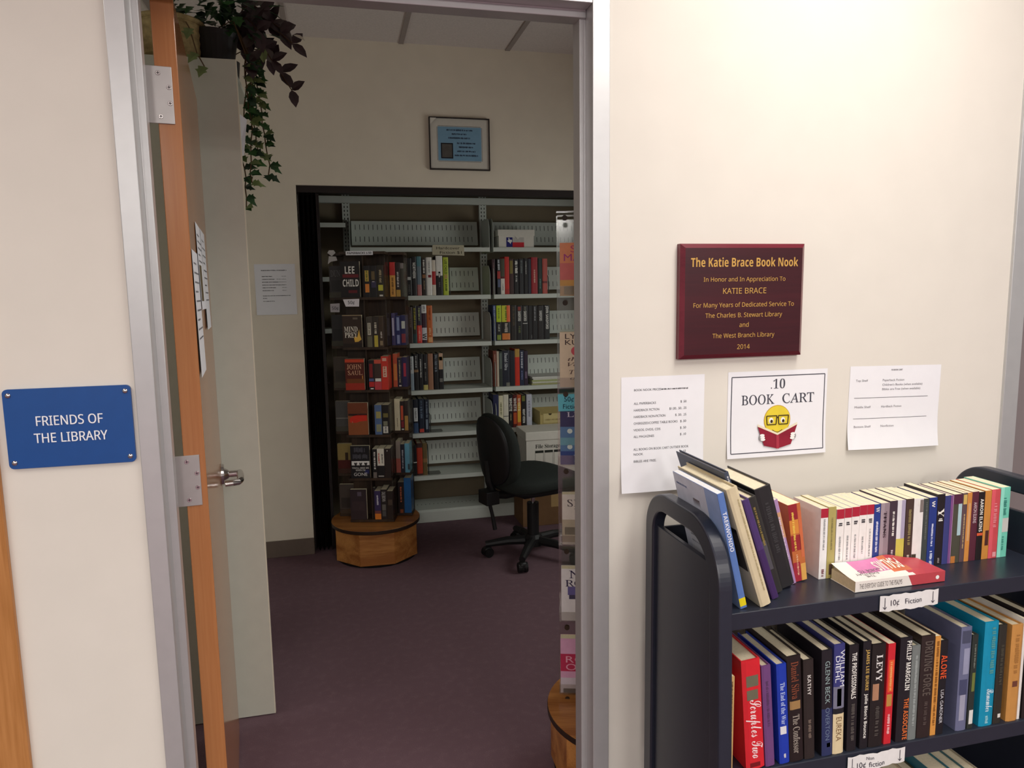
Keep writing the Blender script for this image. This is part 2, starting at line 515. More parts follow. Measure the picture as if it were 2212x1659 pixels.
NL3 = [
    (0.414, 0.012, 0.241, 'thin white spined hardcover', (228, 226, 215), [], [], 'hard', 0),
    (0.428, 0.031, 0.222, 'pale grey blue hardcover', (150, 165, 178), [(0.5, 1, (200, 205, 205))], [('RIVER', 0.95, 0.6, 'sans', (120, 125, 130), 0.4)], 'hard', 0),
    (0.461, 0.028, 0.236, 'black hardcover with brown label band', (28, 26, 28), [(0.5, 0.57, (150, 115, 80))], [('HARBOR', 0.95, 0.62, 'sans', (190, 190, 185), 0.5)], 'hard', 0),
    (0.49, 0.029, 0.238, 'black hardcover with white condensed title', (28, 26, 28), [], [('MERCY STREET', 0.85, 0.35, 'sans', (205, 205, 200), 0.45)], 'hard', 0),
    (0.52, 0.029, 0.234, 'black hardcover with pale yellow foot', (28, 26, 28), [(0, 0.14, (200, 185, 110))], [('LIFT', 0.75, 0.6, 'serif', (190, 190, 185), 0.5), ('CARTER', 0.5, 0.25, 'sans', (110, 110, 105), 0.4)], 'hard', 0),
    (0.552, 0.033, 0.236, 'plain tan brown hardcover', (165, 118, 90), [], [], 'hard', 0),
    (0.589, 0.03, 0.235, 'black hardcover with grey stacked title', (28, 26, 28), [], [('JACK REACHING', 0.97, 0.5, 'bold', (130, 140, 150), 0.7)], 'hard', 0),
    (0.62, 0.033, 0.237, 'black hardcover with tan pointed tag', (28, 26, 28), [(0.55, 1, (205, 170, 140), 0.1, 0.9), (0.8, 0.9, (230, 190, 90), 0.1, 0.9), (0.2, 0.3, (120, 118, 112), 0.2, 0.8)], [], 'hard', 0),
]
NL4 = [
    (0.416, 0.03, 0.226, 'dark brown hardcover with pale lower letters', (42, 34, 34), [], [('BLACK', 0.45, 0.2, 'bold', (190, 195, 200), 0.4), ('TIE', 0.3, 0.16, 'sans', (150, 160, 170), 0.3)], 'hard', 0),
    (0.447, 0.031, 0.224, 'dark navy hardcover with white title label', (30, 36, 50), [(0.35, 0.75, (225, 228, 228), 0.1, 0.9), (0, 0.3, (60, 85, 120))], [('FALLING', 0.73, 0.38, 'sans', (110, 110, 110), 0.5)], 'hard', 0),
    (0.482, 0.036, 0.226, 'navy hardcover with red and white foot', (32, 42, 58), [(0.02, 0.12, (200, 70, 60), 0.1, 0.9)], [('EMBER', 0.95, 0.8, 'sans', (90, 110, 130), 0.4), ('THE CLEAN CUT', 0.77, 0.4, 'serif', (110, 130, 150), 0.6)], 'hard', 0),
    (0.521, 0.029, 0.221, 'slim navy hardcover with grey label', (30, 38, 54), [(0.1, 0.4, (130, 145, 160), 0.2, 0.7)], [('LANDSLIDE', 0.93, 0.45, 'sans', (130, 145, 160), 0.5)], 'hard', 0),
]
NL5 = [
    (0.408, 0.022, 0.209, 'cream hardcover beside the spinning rack', (230, 222, 200), [], [], 'hard', 0),
    (0.434, 0.026, 0.207, 'black hardcover with white band', (28, 26, 28), [(0.42, 0.45, (238, 236, 228))], [], 'hard', 0),
    (0.461, 0.037, 0.218, 'brick red hardcover with dark ends', (185, 62, 40), [(0.86, 1, (60, 42, 40)), (0, 0.06, (70, 40, 36))], [], 'hard', 0),
    (0.499, 0.03, 0.216, 'olive brown hardcover', (112, 92, 56), [(0.4, 0.52, (150, 110, 70))], [], 'hard', 0),
]
NR1 = [
    (0.99, 0.022, 0.229, 'dark plum hardcover with tiny lettering', (58, 34, 40), [], [('OVERLAND', 0.9, 0.1, 'sans', (140, 110, 110), 0.5)], 'hard', 0),
    (1.023, 0.025, 0.232, 'black book with white, red and blue label', (28, 26, 28), [(0.44, 0.65, (180, 55, 50), 0.1, 0.9), (0.2, 0.42, (90, 100, 130), 0.2, 0.9)], [('BURKE', 0.97, 0.68, 'bold', (200, 205, 210), 0.7)], 'hard', 0),
    (1.049, 0.026, 0.232, 'dark olive book with white lower half', (76, 74, 56), [(0, 0.44, (228, 224, 214)), (0.44, 0.5, (90, 30, 30))], [('OUT', 0.3, 0.1, 'sans', (140, 130, 120), 0.4)], 'hard', 0),
    (1.076, 0.03, 0.244, 'tall bright red hardcover', (205, 45, 35), [(0, 0.14, (180, 40, 36))], [], 'hard', 0),
    (1.107, 0.029, 0.231, 'dark maroon book with gold upper label', (66, 36, 34), [(0.58, 0.95, (130, 115, 50), 0.1, 0.8)], [], 'hard', 0),
    (1.139, 0.03, 0.228, 'black book with large white spine lettering', (28, 26, 28), [], [('PRECIOUS', 0.95, 0.58, 'bold', (238, 236, 228), 0.8), ('LIES', 0.53, 0.35, 'serif', (200, 200, 195), 0.5)], 'hard', 0),
    (1.174, 0.03, 0.231, 'black hardcover with grey title', (40, 40, 44), [], [('NIGHTFALL', 0.95, 0.6, 'sans', (120, 130, 130), 0.5)], 'hard', 0),
    (1.208, 0.025, 0.234, 'black hardcover with fine white title line', (28, 26, 28), [], [('SILENT GROVE', 0.92, 0.55, 'sans', (210, 210, 205), 0.3)], 'hard', 0),
    (1.235, 0.02, 0.231, 'slim blue black hardcover', (40, 42, 56), [], [], 'hard', 0),
    (1.257, 0.043, 0.24, 'wide crimson hardcover', (165, 32, 42), [], [('DANIELLE STEEL', 0.66, 0.3, 'bold', (235, 200, 180), 0.3)], 'hard', 0),
    (1.303, 0.029, 0.234, 'dark green hardcover with small teal text', (30, 48, 44), [], [('CHANCE', 0.42, 0.15, 'sans', (100, 150, 140), 0.4)], 'hard', 0),
    (1.334, 0.034, 0.231, 'brick pink hardcover', (190, 85, 75), [(0.3, 0.36, (120, 40, 40))], [], 'hard', 0),
]
NR2 = [
    (0.99, 0.021, 0.235, 'navy book with pale blue condensed lettering', (40, 56, 100), [], [('CAN YOU KEEP A SECRET', 0.97, 0.1, 'sans', (170, 185, 220), 0.6)], 'hard', 0),
    (1.014, 0.033, 0.237, 'black book with lime green top', (28, 26, 28), [(0.52, 0.98, (190, 215, 40), 0.02, 0.98), (0.02, 0.16, (130, 150, 60), 0.1, 0.9)], [('VISIONS', 0.9, 0.6, 'bold', (90, 120, 30), 0.35), ('PLUM', 0.45, 0.25, 'bold', (190, 190, 180), 0.5)], 'hard', 0),
    (1.049, 0.06, 0.236, 'wide black book with lime and orange top', (28, 26, 28), [(0.52, 0.98, (210, 215, 60), 0.02, 0.55), (0.52, 0.98, (235, 105, 45), 0.55, 0.98), (0.02, 0.2, (225, 130, 60), 0.05, 0.95)], [('TO THE NINES', 0.95, 0.55, 'bold', (70, 110, 40), 0.3), ('STEPHANIE', 0.48, 0.24, 'sans', (200, 190, 180), 0.5)], 'hard', 0),
    (1.112, 0.038, 0.232, 'blackish brown book after the orange topped one', (40, 34, 30), [], [('THE BALLAD', 0.95, 0.4, 'sans', (90, 75, 55), 0.5)], 'hard', 0),
    (1.152, 0.038, 0.228, 'black book with white name over a red top patch', (28, 26, 28), [(0.86, 0.97, (150, 55, 45), 0.25, 0.75)], [('SANDFORD', 0.84, 0.55, 'bold', (238, 236, 228), 0.5), ('PREY', 0.4, 0.2, 'sans', (110, 120, 70), 0.5)], 'hard', 0),
    (1.191, 0.039, 0.228, 'black book with white name under grey word', (28, 26, 28), [(0.47, 0.49, (220, 220, 215), 0.1, 0.9)], [('JOHN', 0.97, 0.86, 'bold', (120, 120, 105), 0.5), ('SANDFORD', 0.84, 0.55, 'bold', (238, 236, 228), 0.5)], 'hard', 0),
    (1.232, 0.027, 0.227, 'slim black book with white corner bracket', (28, 26, 28), [(0.03, 0.14, (150, 150, 150), 0.8, 0.9)], [], 'hard', 0),
    (1.261, 0.034, 0.226, 'black book with grey vertical title', (28, 26, 28), [], [('EASY PREY', 0.97, 0.55, 'sans', (160, 160, 165), 0.4)], 'hard', 0),
    (1.297, 0.042, 0.226, 'black book with white name above brown patch', (34, 28, 28), [], [('SANDFORD', 0.85, 0.55, 'bold', (225, 225, 220), 0.45)], 'hard', 0),
    (1.341, 0.04, 0.228, 'last black book with tall white name', (28, 26, 28), [], [('JOHN SANDFORD', 0.98, 0.3, 'bold', (238, 236, 228), 0.6)], 'hard', 0),
]
NR3 = [
    (0.986, 0.025, 0.24, 'rust brown hardcover against the divider', (120, 56, 40), [], [('THE SECRET LIFE', 0.9, 0.2, 'sans', (200, 160, 140), 0.4)], 'hard', 0),
    (1.012, 0.014, 0.236, 'thin cream edged hardcover', (205, 190, 170), [], [], 'hard', 0),
    (1.028, 0.021, 0.235, 'dark green hardcover with pale title block', (58, 66, 60), [(0.5, 0.95, (100, 112, 106), 0.1, 0.9)], [], 'hard', 0),
    (1.05, 0.049, 0.24, 'wide navy hardcover with white serif title', (34, 38, 54), [(0, 0.1, (120, 120, 110), 0.5, 1)], [('Daniel Silva', 0.93, 0.45, 'serif', (215, 220, 225), 0.45)], 'hard', 0),
    (1.101, 0.034, 0.236, 'blue black hardcover without visible title', (32, 36, 46), [], [], 'hard', 0),
    (1.136, 0.032, 0.247, 'red hardcover with gold top', (215, 55, 35), [(0.78, 1, (190, 150, 70))], [], 'hard', 0),
    (1.169, 0.029, 0.237, 'navy hardcover with white block title', (42, 48, 74), [], [('SHE FELL FAST', 0.95, 0.5, 'bold', (210, 215, 225), 0.6), ('STEVENS', 0.42, 0.15, 'sans', (130, 140, 190), 0.4)], 'hard', 0),
    (1.2, 0.026, 0.232, 'dark purple hardcover before the papers', (54, 38, 58), [(0.2, 0.4, (120, 100, 125), 0.2, 0.7)], [], 'hard', 0),
]
NR4 = [
    (0.982, 0.037, 0.229, 'plain navy hardcover behind the chair back', (36, 40, 80), [], [], 'hard', 0),
    (1.02, 0.03, 0.221, 'cream hardcover with olive title', (226, 220, 190), [], [('The Zoo', 0.8, 0.4, 'serif', (110, 110, 60), 0.5)], 'hard', 0),
    (1.052, 0.035, 0.226, 'pale cream hardcover with thin grey line', (224, 220, 204), [(0.34, 0.36, (90, 90, 90))], [], 'hard', 0),
    (1.088, 0.028, 0.224, 'black thriller with white name, first of three alike', (28, 26, 28), [], [('WHITE', 0.9, 0.5, 'bold', (238, 236, 228), 0.7), ('GRIM', 0.42, 0.2, 'serif', (200, 190, 150), 0.4)], 'hard', 0),
    (1.118, 0.028, 0.223, 'dark red thriller with white name', (90, 26, 26), [(0.1, 0.45, (190, 80, 40), 0.1, 0.9)], [('WHITE', 0.9, 0.5, 'bold', (238, 236, 228), 0.7)], 'hard', 0),
    (1.147, 0.027, 0.221, 'orange and yellow thriller with white name', (200, 90, 45), [(0.15, 0.75, (225, 180, 60), 0.1, 0.9)], [('WHITE', 0.9, 0.5, 'bold', (240, 225, 190), 0.6)], 'hard', 0),
    (1.178, 0.03, 0.22, 'black thriller with stacked white lower title', (28, 26, 28), [(0.8, 0.97, (110, 115, 50), 0.1, 0.8)], [('NIGHT VISION', 0.55, 0.12, 'bold', (238, 236, 228), 0.55)], 'hard', 0),
    (1.213, 0.037, 0.221, 'pale lilac hardcover beside the tan box', (196, 198, 212), [], [('COLUMBUS', 0.8, 0.3, 'sans', (130, 130, 150), 0.5)], 'hard', 0),
]
CT = [
    (1.0, 0.018, 0.16, 'fat white paperback with red head, right of the orange one', (240, 238, 236), [(0.87, 1, (176, 40, 60))], [('STEWART', 0.85, 0.4, 'sans', (150, 150, 150), 0.35), ('M', 0.14, 0.04, 'bold', (120, 60, 70), 0.5)], 'paper', 0),
    (1.019, 0.019, 0.162, 'olive tan paperback behind the flat book', (178, 165, 100), [(0.05, 0.2, (90, 70, 60), 0.3, 0.8)], [('COLLINS', 0.85, 0.4, 'sans', (130, 120, 80), 0.3)], 'paper', 0),
    (1.04, 0.019, 0.155, 'white paperback with red head, leftmost of five alike', (240, 237, 232), [(0.86, 1, (176, 40, 60))], [('LENNOX', 0.6, 0.25, 'sans', (150, 150, 150), 0.35), ('HQ', 0.8, 0.74, 'bold', (70, 66, 70), 0.7)], 'paper', 0),
    (1.06, 0.018, 0.156, 'white paperback with red head, second of five alike', (240, 237, 232), [(0.86, 1, (176, 40, 60))], [('MARTIN', 0.6, 0.25, 'sans', (150, 150, 150), 0.35), ('HQ', 0.8, 0.74, 'bold', (70, 66, 70), 0.7)], 'paper', 0),
    (1.079, 0.019, 0.157, 'white paperback with red head, middle of five alike', (240, 237, 232), [(0.86, 1, (176, 40, 60))], [('GRAHAM', 0.6, 0.25, 'sans', (150, 150, 150), 0.35), ('HQ', 0.8, 0.74, 'bold', (70, 66, 70), 0.7)], 'paper', 0),
    (1.0985, 0.0185, 0.159, 'white paperback with red head, fourth of five alike', (240, 237, 232), [(0.86, 1, (176, 40, 60))], [('WEST', 0.55, 0.3, 'sans', (150, 150, 150), 0.35), ('HQ', 0.8, 0.74, 'bold', (70, 66, 70), 0.7)], 'paper', 0),
    (1.1175, 0.0175, 0.159, 'white paperback with red head, next to the royal blue one', (240, 237, 232), [(0.86, 1, (176, 40, 60))], [('LAWRENCE', 0.65, 0.25, 'sans', (150, 150, 150), 0.35), ('HQ', 0.8, 0.74, 'bold', (70, 66, 70), 0.7)], 'paper', 0),
    (1.136, 0.016, 0.158, 'royal blue paperback with white serif lettering', (44, 66, 140), [], [('W', 0.96, 0.88, 'serif', (238, 236, 228), 0.6), ('You Are the Reader', 0.75, 0.3, 'serif', (215, 220, 240), 0.5), ('LIPPMAN', 0.2, 0.03, 'sans', (190, 200, 230), 0.5)], 'paper', 0),
    (1.153, 0.023, 0.159, 'mauve grey paperback with dark runic title', (148, 132, 140), [(0, 1, (165, 150, 158), 0, 0.4)], [('TITANS', 0.88, 0.5, 'serif', (70, 50, 60), 0.35), ('ANDREWS', 0.85, 0.55, 'sans', (80, 60, 70), 0.25)], 'paper', 0),
    (1.177, 0.019, 0.162, 'dark plum paperback with slim white title', (70, 56, 66), [], [('The Other Side', 0.85, 0.5, 'serif', (238, 236, 228), 0.4), ('G. LEE', 0.3, 0.05, 'sans', (210, 200, 205), 0.4)], 'paper', 0),
    (1.1965, 0.0215, 0.162, 'paperback in pale lilac over yellow', (172, 166, 190), [(0, 0.45, (205, 195, 90)), (0.45, 1, (225, 225, 228), 0, 0.5)], [], 'paper', 0),
    (1.22, 0.02, 0.163, 'aubergine paperback with gold speckled spine', (74, 58, 52), [], [('HIDDEN HILLS', 0.85, 0.35, 'sans', (150, 135, 90), 0.5), ('CHEN', 0.2, 0.05, 'bold', (215, 205, 190), 0.4)], 'paper', 0),
    (1.2405, 0.0255, 0.162, 'broad white paperback with grey ribbon mark', (235, 232, 228), [(0.8, 0.98, (130, 120, 115), 0.62, 0.98), (0, 0.2, (70, 64, 52), 0.0, 0.45)], [('K', 0.97, 0.9, 'serif', (238, 236, 228), 0.3)], 'paper', 0),
    (1.267, 0.014, 0.16, 'dark green grey paperback', (66, 72, 70), [], [('LANDINGS', 0.95, 0.4, 'sans', (110, 116, 110), 0.4)], 'paper', 0),
    (1.282, 0.021, 0.161, 'royal blue paperback with white two line title', (42, 60, 132), [], [('W', 0.95, 0.86, 'bold', (238, 236, 228), 0.4), ('The Sixteenth Section of Order', 0.62, 0.28, 'serif', (215, 220, 240), 0.35), ('LIPPMAN LARSEN', 0.22, 0.02, 'sans', (215, 220, 240), 0.5)], 'paper', 0),
    (1.304, 0.02, 0.167, 'black paperback with white forked symbol', (38, 32, 36), [], [('Y', 0.8, 0.68, 'serif', (238, 236, 228), 0.8), ('STONE', 0.66, 0.6, 'bold', (238, 236, 228), 0.8), ('ACE', 0.1, 0.03, 'sans', (150, 140, 140), 0.4)], 'paper', 0),
    (1.3245, 0.0155, 0.162, 'plain indigo paperback', (62, 66, 124), [], [], 'paper', 0),
    (1.3405, 0.0075, 0.162, 'slim violet paperback', (128, 80, 136), [(0, 1, (190, 150, 180), 0.75, 1)], [], 'paper', 0),
    (1.349, 0.023, 0.163, 'paperback with ice blue strip and maroon top', (78, 76, 64), [(0.86, 1, (84, 40, 64)), (0.4, 0.86, (176, 204, 210), 0.55, 1), (0.0, 0.1, (190, 120, 60), 0, 0.5)], [], 'paper', 0),
    (1.373, 0.013, 0.164, 'brown paperback with tan head label', (96, 76, 80), [(0.84, 0.98, (214, 180, 100), 0.15, 0.9)], [('Tangled Creek', 0.7, 0.2, 'serif', (200, 170, 120), 0.4)], 'paper', 0),
    (1.3865, 0.0125, 0.164, 'light orange paperback with narrow tan label', (212, 142, 70), [(0.3, 0.85, (215, 165, 115), 0.25, 0.75)], [], 'paper', 0),
    (1.3995, 0.0185, 0.165, 'deep maroon paperback with slanted white title', (92, 44, 58), [], [('AARON ELKINS', 0.85, 0.55, 'sans', (220, 200, 205), 0.5)], 'paper', 0),
    (1.419, 0.016, 0.163, 'black paperback with bold white name and orange tab', (38, 32, 32), [(0.36, 0.4, (220, 95, 60), 0, 1)], [('AARON ELKINS', 0.9, 0.42, 'bold', (238, 236, 228), 0.55)], 'paper', 0),
    (1.436, 0.018, 0.165, 'golden orange paperback with dark brown figure', (206, 140, 66), [(0.2, 0.42, (84, 48, 44), 0.35, 0.9)], [], 'paper', 0),
    (1.4545, 0.0245, 0.166, 'coral red paperback with white side edge', (206, 82, 88), [(0, 1, (225, 95, 105), 0, 0.4), (0.02, 0.09, (230, 160, 165), 0.5, 0.9)], [('MELIA', 0.8, 0.45, 'serif', (225, 140, 145), 0.5)], 'paper', 0),
    (1.48, 0.027, 0.169, 'mint green paperback at the right end', (120, 208, 184), [(0.36, 0.56, (206, 206, 200), 0.35, 1), (0, 1, (150, 225, 205), 0, 0.35)], [('LITTLE GREEN', 0.85, 0.6, 'bold', (50, 120, 110), 0.45), ('NOVEL', 0.3, 0.1, 'sans', (60, 140, 125), 0.3)], 'paper', 0),
]
CM = [
    (0.733, 0.01, 0.211, 'slim tan paperback at the far left', (205, 168, 110), [], [('THE ART OF THE LETTER', 0.95, 0.1, 'sans', (90, 64, 40), 0.4)], 'paper', 0),
    (0.775, 0.042, 0.2407, 'thick scarlet hardcover with swirling white script', (215, 38, 48), [(0.76, 0.86, (110, 105, 85), 0.2, 0.85), (0.64, 0.73, (110, 105, 85), 0.2, 0.8), (0.02, 0.06, (120, 20, 26), 0.2, 0.75)], [('Scruples Two', 0.64, 0.1, 'script', (245, 225, 225), 0.85)], 'hard', 4.5),
    (0.82, 0.021, 0.2237, 'faded purple hardcover', (112, 70, 122), [], [('THE GATHERING', 0.85, 0.4, 'serif', (90, 60, 95), 0.4)], 'hard', 4.5),
    (0.853, 0.023, 0.2216, 'bright cobalt blue hardcover with white label', (30, 58, 170), [(0.3, 0.38, (225, 225, 228), 0.15, 0.75)], [('The End of the War', 0.82, 0.4, 'serif', (190, 205, 240), 0.45), ('V', 0.1, 0.05, 'bold', (238, 236, 228), 0.3)], 'hard', 4.2),
    (0.877, 0.032, 0.2356, 'thick black hardcover with copper and gold title', (36, 26, 26), [(0.5, 0.58, (160, 125, 80), 0.1, 0.85)], [('Daniel Silva', 0.95, 0.6, 'serif', (130, 70, 50), 0.55), ('The Confessor', 0.45, 0.08, 'serif', (160, 150, 140), 0.5)], 'hard', 4),
    (0.912, 0.024, 0.2223, 'dark brown hardcover with white upper word', (46, 38, 36), [], [('KATHY', 0.85, 0.65, 'bold', (205, 200, 195), 0.35), ('DARK', 0.4, 0.2, 'sans', (120, 105, 95), 0.4)], 'hard', 3.2),
    (0.953, 0.025, 0.2372, 'black hardcover fading to navy foot', (34, 30, 36), [(0, 0.45, (44, 52, 92)), (0.08, 0.12, (215, 215, 220), 0.45, 0.8)], [('GLENN BECK', 0.9, 0.5, 'sans', (150, 170, 170), 0.45), ('OVERTON', 0.46, 0.15, 'sans', (110, 125, 150), 0.4)], 'hard', 2.4),
    (0.979, 0.026, 0.2461, 'blue topped book with cream lower half', (58, 60, 120), [(0.0, 0.37, (222, 204, 164)), (0.42, 0.62, (120, 120, 140)), (0.37, 0.42, (30, 30, 36)), (0.44, 0.6, (40, 36, 44), 0.3, 0.7)], [('WILLIAM', 0.95, 0.62, 'sans', (225, 228, 235), 0.4, 0.72), ('DIEHL', 0.9, 0.66, 'sans', (235, 238, 245), 0.4, 0.3), ('EUREKA', 0.34, 0.12, 'sans', (120, 90, 60), 0.5)], 'hard', 1.5),
    (1.014, 0.023, 0.24, 'black hardcover with stencilled white title', (32, 28, 32), [], [('THE PROFESSIONALS', 0.93, 0.5, 'bold', (238, 236, 228), 0.5), ('OWEN LAUK', 0.45, 0.1, 'bold', (90, 84, 80), 0.5)], 'hard', 1),
    (1.046, 0.02, 0.243, 'black hardcover with gold and white title', (30, 27, 32), [], [('JAMES LEE BURKE', 0.93, 0.55, 'bold', (200, 165, 90), 0.5), ("Jolie Blon's Bounce", 0.52, 0.1, 'bold', (238, 236, 228), 0.5)], 'hard', 0.5),
    (1.068, 0.034, 0.234, 'wide black hardcover with portrait and white serif name', (34, 28, 28), [(0.46, 0.62, (176, 130, 100), 0.12, 0.55)], [('LEVY', 0.9, 0.64, 'serif', (225, 222, 220), 0.45), ('THE LINE', 0.4, 0.1, 'sans', (80, 74, 70), 0.4)], 'hard', 0.4),
    (1.107, 0.018, 0.23, 'red paperback with orange block', (205, 42, 52), [(0.52, 0.84, (230, 90, 50), 0.15, 0.9), (0.38, 0.5, (190, 140, 70), 0.1, 0.8)], [('ALEXANDRA', 0.82, 0.54, 'bold', (240, 180, 110), 0.4), ('APRIL', 0.3, 0.1, 'sans', (245, 190, 190), 0.5)], 'paper', 0),
    (1.137, 0.03, 0.239, 'tall black hardcover with white and orange title', (32, 28, 34), [], [('PHILLIP MARGOLIN', 0.97, 0.5, 'bold', (238, 236, 228), 0.4, 0.68), ('THE ASSOCIATE', 0.42, 0.02, 'bold', (225, 115, 55), 0.4, 0.68)], 'hard', 0),
    (1.168, 0.021, 0.217, 'grey green hardcover with silver title', (118, 124, 122), [], [('ERIC PETERSON', 0.9, 0.15, 'sans', (165, 172, 170), 0.4)], 'hard', 0),
    (1.191, 0.035, 0.236, 'thick dark brown hardcover with large worn title', (46, 34, 32), [], [('DRIVING FORCE', 0.95, 0.42, 'bold', (92, 82, 76), 0.6), ('FRANCIS', 0.36, 0.12, 'sans', (84, 72, 68), 0.35)], 'hard', 0),
    (1.227, 0.014, 0.231, 'slim orange tan paperback with brown title', (215, 150, 72), [], [('STILLWATER AND THE WOODS', 0.95, 0.1, 'bold', (130, 80, 30), 0.6)], 'paper', 0),
    (1.2415, 0.0195, 0.219, 'black hardcover with orange title word', (28, 26, 30), [], [('ALONE', 0.85, 0.6, 'bold', (220, 85, 45), 0.8), ('LISA GARDNER', 0.48, 0.12, 'sans', (215, 215, 220), 0.4)], 'hard', 0),
    (1.294, 0.028, 0.242, 'mottled slate blue hardcover', (106, 110, 140), [(0.55, 0.8, (150, 152, 178), 0.3, 0.9), (0.1, 0.35, (160, 160, 180), 0.2, 0.7), (0.35, 0.5, (70, 74, 104), 0.1, 0.8), (0.85, 0.97, (74, 78, 100), 0.1, 0.9)], [], 'hard', 0),
    (1.325, 0.016, 0.221, 'dark green hardcover with white foot label', (44, 50, 46), [(0.05, 0.2, (220, 220, 215), 0.2, 0.9), (0.4, 0.6, (110, 120, 60), 0.3, 0.8)], [('PORTER', 0.9, 0.65, 'serif', (120, 126, 116), 0.4)], 'hard', 0),
    (1.357, 0.037, 0.246, 'bright teal blue hardcover with white script', (14, 142, 178), [], [('DANIELLE STEEL', 0.95, 0.5, 'bold', (84, 150, 150), 0.4, 0.62), ('Remember', 0.36, 0.14, 'script', (225, 240, 245), 0.5, 0.62), ('D', 0.1, 0.03, 'serif', (150, 205, 215), 0.3)], 'hard', 0),
    (1.396, 0.022, 0.235, 'dark olive hardcover right of the teal one', (46, 44, 38), [(0.06, 0.1, (220, 218, 210), 0.5, 0.9)], [('LEGACY', 0.8, 0.4, 'serif', (76, 72, 60), 0.5)], 'hard', 0),
    (1.432, 0.031, 0.23, 'golden tan hardcover with oval mark', (196, 140, 74), [(0.36, 0.42, (110, 64, 50), 0.3, 0.75)], [('LAST RIDE', 0.9, 0.5, 'serif', (165, 115, 60), 0.5)], 'hard', 0),
    (1.464, 0.007, 0.241, 'thin white edged book', (232, 228, 222), [], [], 'paper', 0),
    (1.477, 0.031, 0.249, 'black hardcover at the right edge of view', (38, 30, 30), [(0.6, 0.85, (70, 60, 58), 0.2, 0.8)], [], 'hard', 0),
]

# ------------------------------------------------------------------ the rooms
XL, XR, YB = -2.4, 2.35, 2.65        # the nook
CZ = 2.896
FX0, FX1, FZ = -0.4027, 0.608, 2.17   # outer edges of the door frame
CARPET = carpet_mat()
m = MB(); m.box(-5, 6.5, -11, 3.4, -0.06, 0, CARPET); struct(m.build('floor'))
m = MB()
m.box(-5, FX0 + 0.004, 0, 0.115, 0, HALL_Z + 0.2, WALL)
m.box(FX1 - 0.004, 1.752, 0, 0.115, 0, HALL_Z + 0.2, WALL)
m.box(2.72, 6.5, 0, 0.115, 0, HALL_Z + 0.2, WALL)
m.box(1.752, 2.72, 0, 0.115, 2.17, HALL_Z + 0.2, WALL)
m.box(FX0 + 0.004, FX1 - 0.004, 0, 0.115, FZ - 0.004, HALL_Z + 0.2, WALL)
struct(m.build('wall_front'))
m = MB()
m.box(XL - 0.1, XL, 0.115, 0.24, 0, CZ, WALLN); m.box(XL - 0.1, XL, 0.88, YB, 0, CZ, WALLN)
m.box(XL - 0.1, XL, 0.24, 0.88, 0, 0.98, WALLN); m.box(XL - 0.1, XL, 0.24, 0.88, 2.02, CZ, WALLN)
struct(m.build('wall_left'))
m = MB()
m.box(XR, XR + 0.1, 0.115, 0.78, 0, CZ, WALLN); m.box(XR, XR + 0.1, 2.12, 3.4, 0, CZ, WALLN)
m.box(XR, XR + 0.1, 0.78, 2.12, 0, 0.9, WALLN); m.box(XR, XR + 0.1, 0.78, 2.12, 2.2, CZ, WALLN)
struct(m.build('wall_right'))
w2 = struct(thing('fill_window_2', 'unseen narrow fill light window added in the left wall of the nook', 'fill light', (XL, 0.56, 0.98)))  # unseen glowing opening, added to brighten the pocket behind the door
m = MB()
for b_ in ((-0.32, -0.28), (0.28, 0.32)): m.box(-0.08, -0.03, b_[0], b_[1], 0, 1.04, FRAME_P)
m.box(-0.08, -0.03, -0.28, 0.28, 0, 0.04, FRAME_P); m.box(-0.08, -0.03, -0.28, 0.28, 1.0, 1.04, FRAME_P)
m.build('fill_frame', w2)
m = MB(); m.box(-0.056, -0.05, -0.28, 0.28, 0.04, 1.0, emit_mat((235, 238, 240), 0.6)); m.build('glow_pane', w2)
fill_win = struct(thing('fill_window_1', 'unseen fill light window added in the right wall of the nook', 'fill light', (XR, 1.45, 0.9)))  # unseen and made up, added because hall light leaves the nook too dark
m = MB()
for b_ in ((-0.67, -0.63, 0, 1.3), (0.63, 0.67, 0, 1.3), (-0.02, 0.02, 0.04, 1.26)): m.box(0.03, 0.08, b_[0], b_[1], b_[2], b_[3], FRAME_P)
m.box(0.03, 0.08, -0.63, 0.63, 0, 0.04, FRAME_P); m.box(0.03, 0.08, -0.63, 0.63, 1.26, 1.3, FRAME_P)
m.build('fill_frame', fill_win)
m = MB(); m.box(0.05, 0.056, -0.63, 0.63, 0.04, 1.26, emit_mat((235, 238, 240), 0.8)); m.build('glow_pane', fill_win)
OX0, OX1, OZ = -0.198, 1.95, 2.115    # opening of the shelf closet in the back wall
m = MB()
m.box(XL - 0.1, OX0, YB, YB + 0.12, 0, CZ, WALLN)
m.box(OX1, XR, YB, YB + 0.12, 0, CZ, WALLN)
m.box(OX0, OX1, YB, YB + 0.12, OZ, CZ, WALLN)
struct(m.build('wall_back'))
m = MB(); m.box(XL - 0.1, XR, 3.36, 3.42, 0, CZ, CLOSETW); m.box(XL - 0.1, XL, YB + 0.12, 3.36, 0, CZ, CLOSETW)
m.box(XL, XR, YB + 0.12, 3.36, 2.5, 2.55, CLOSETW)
struct(m.build('wall_closet'))
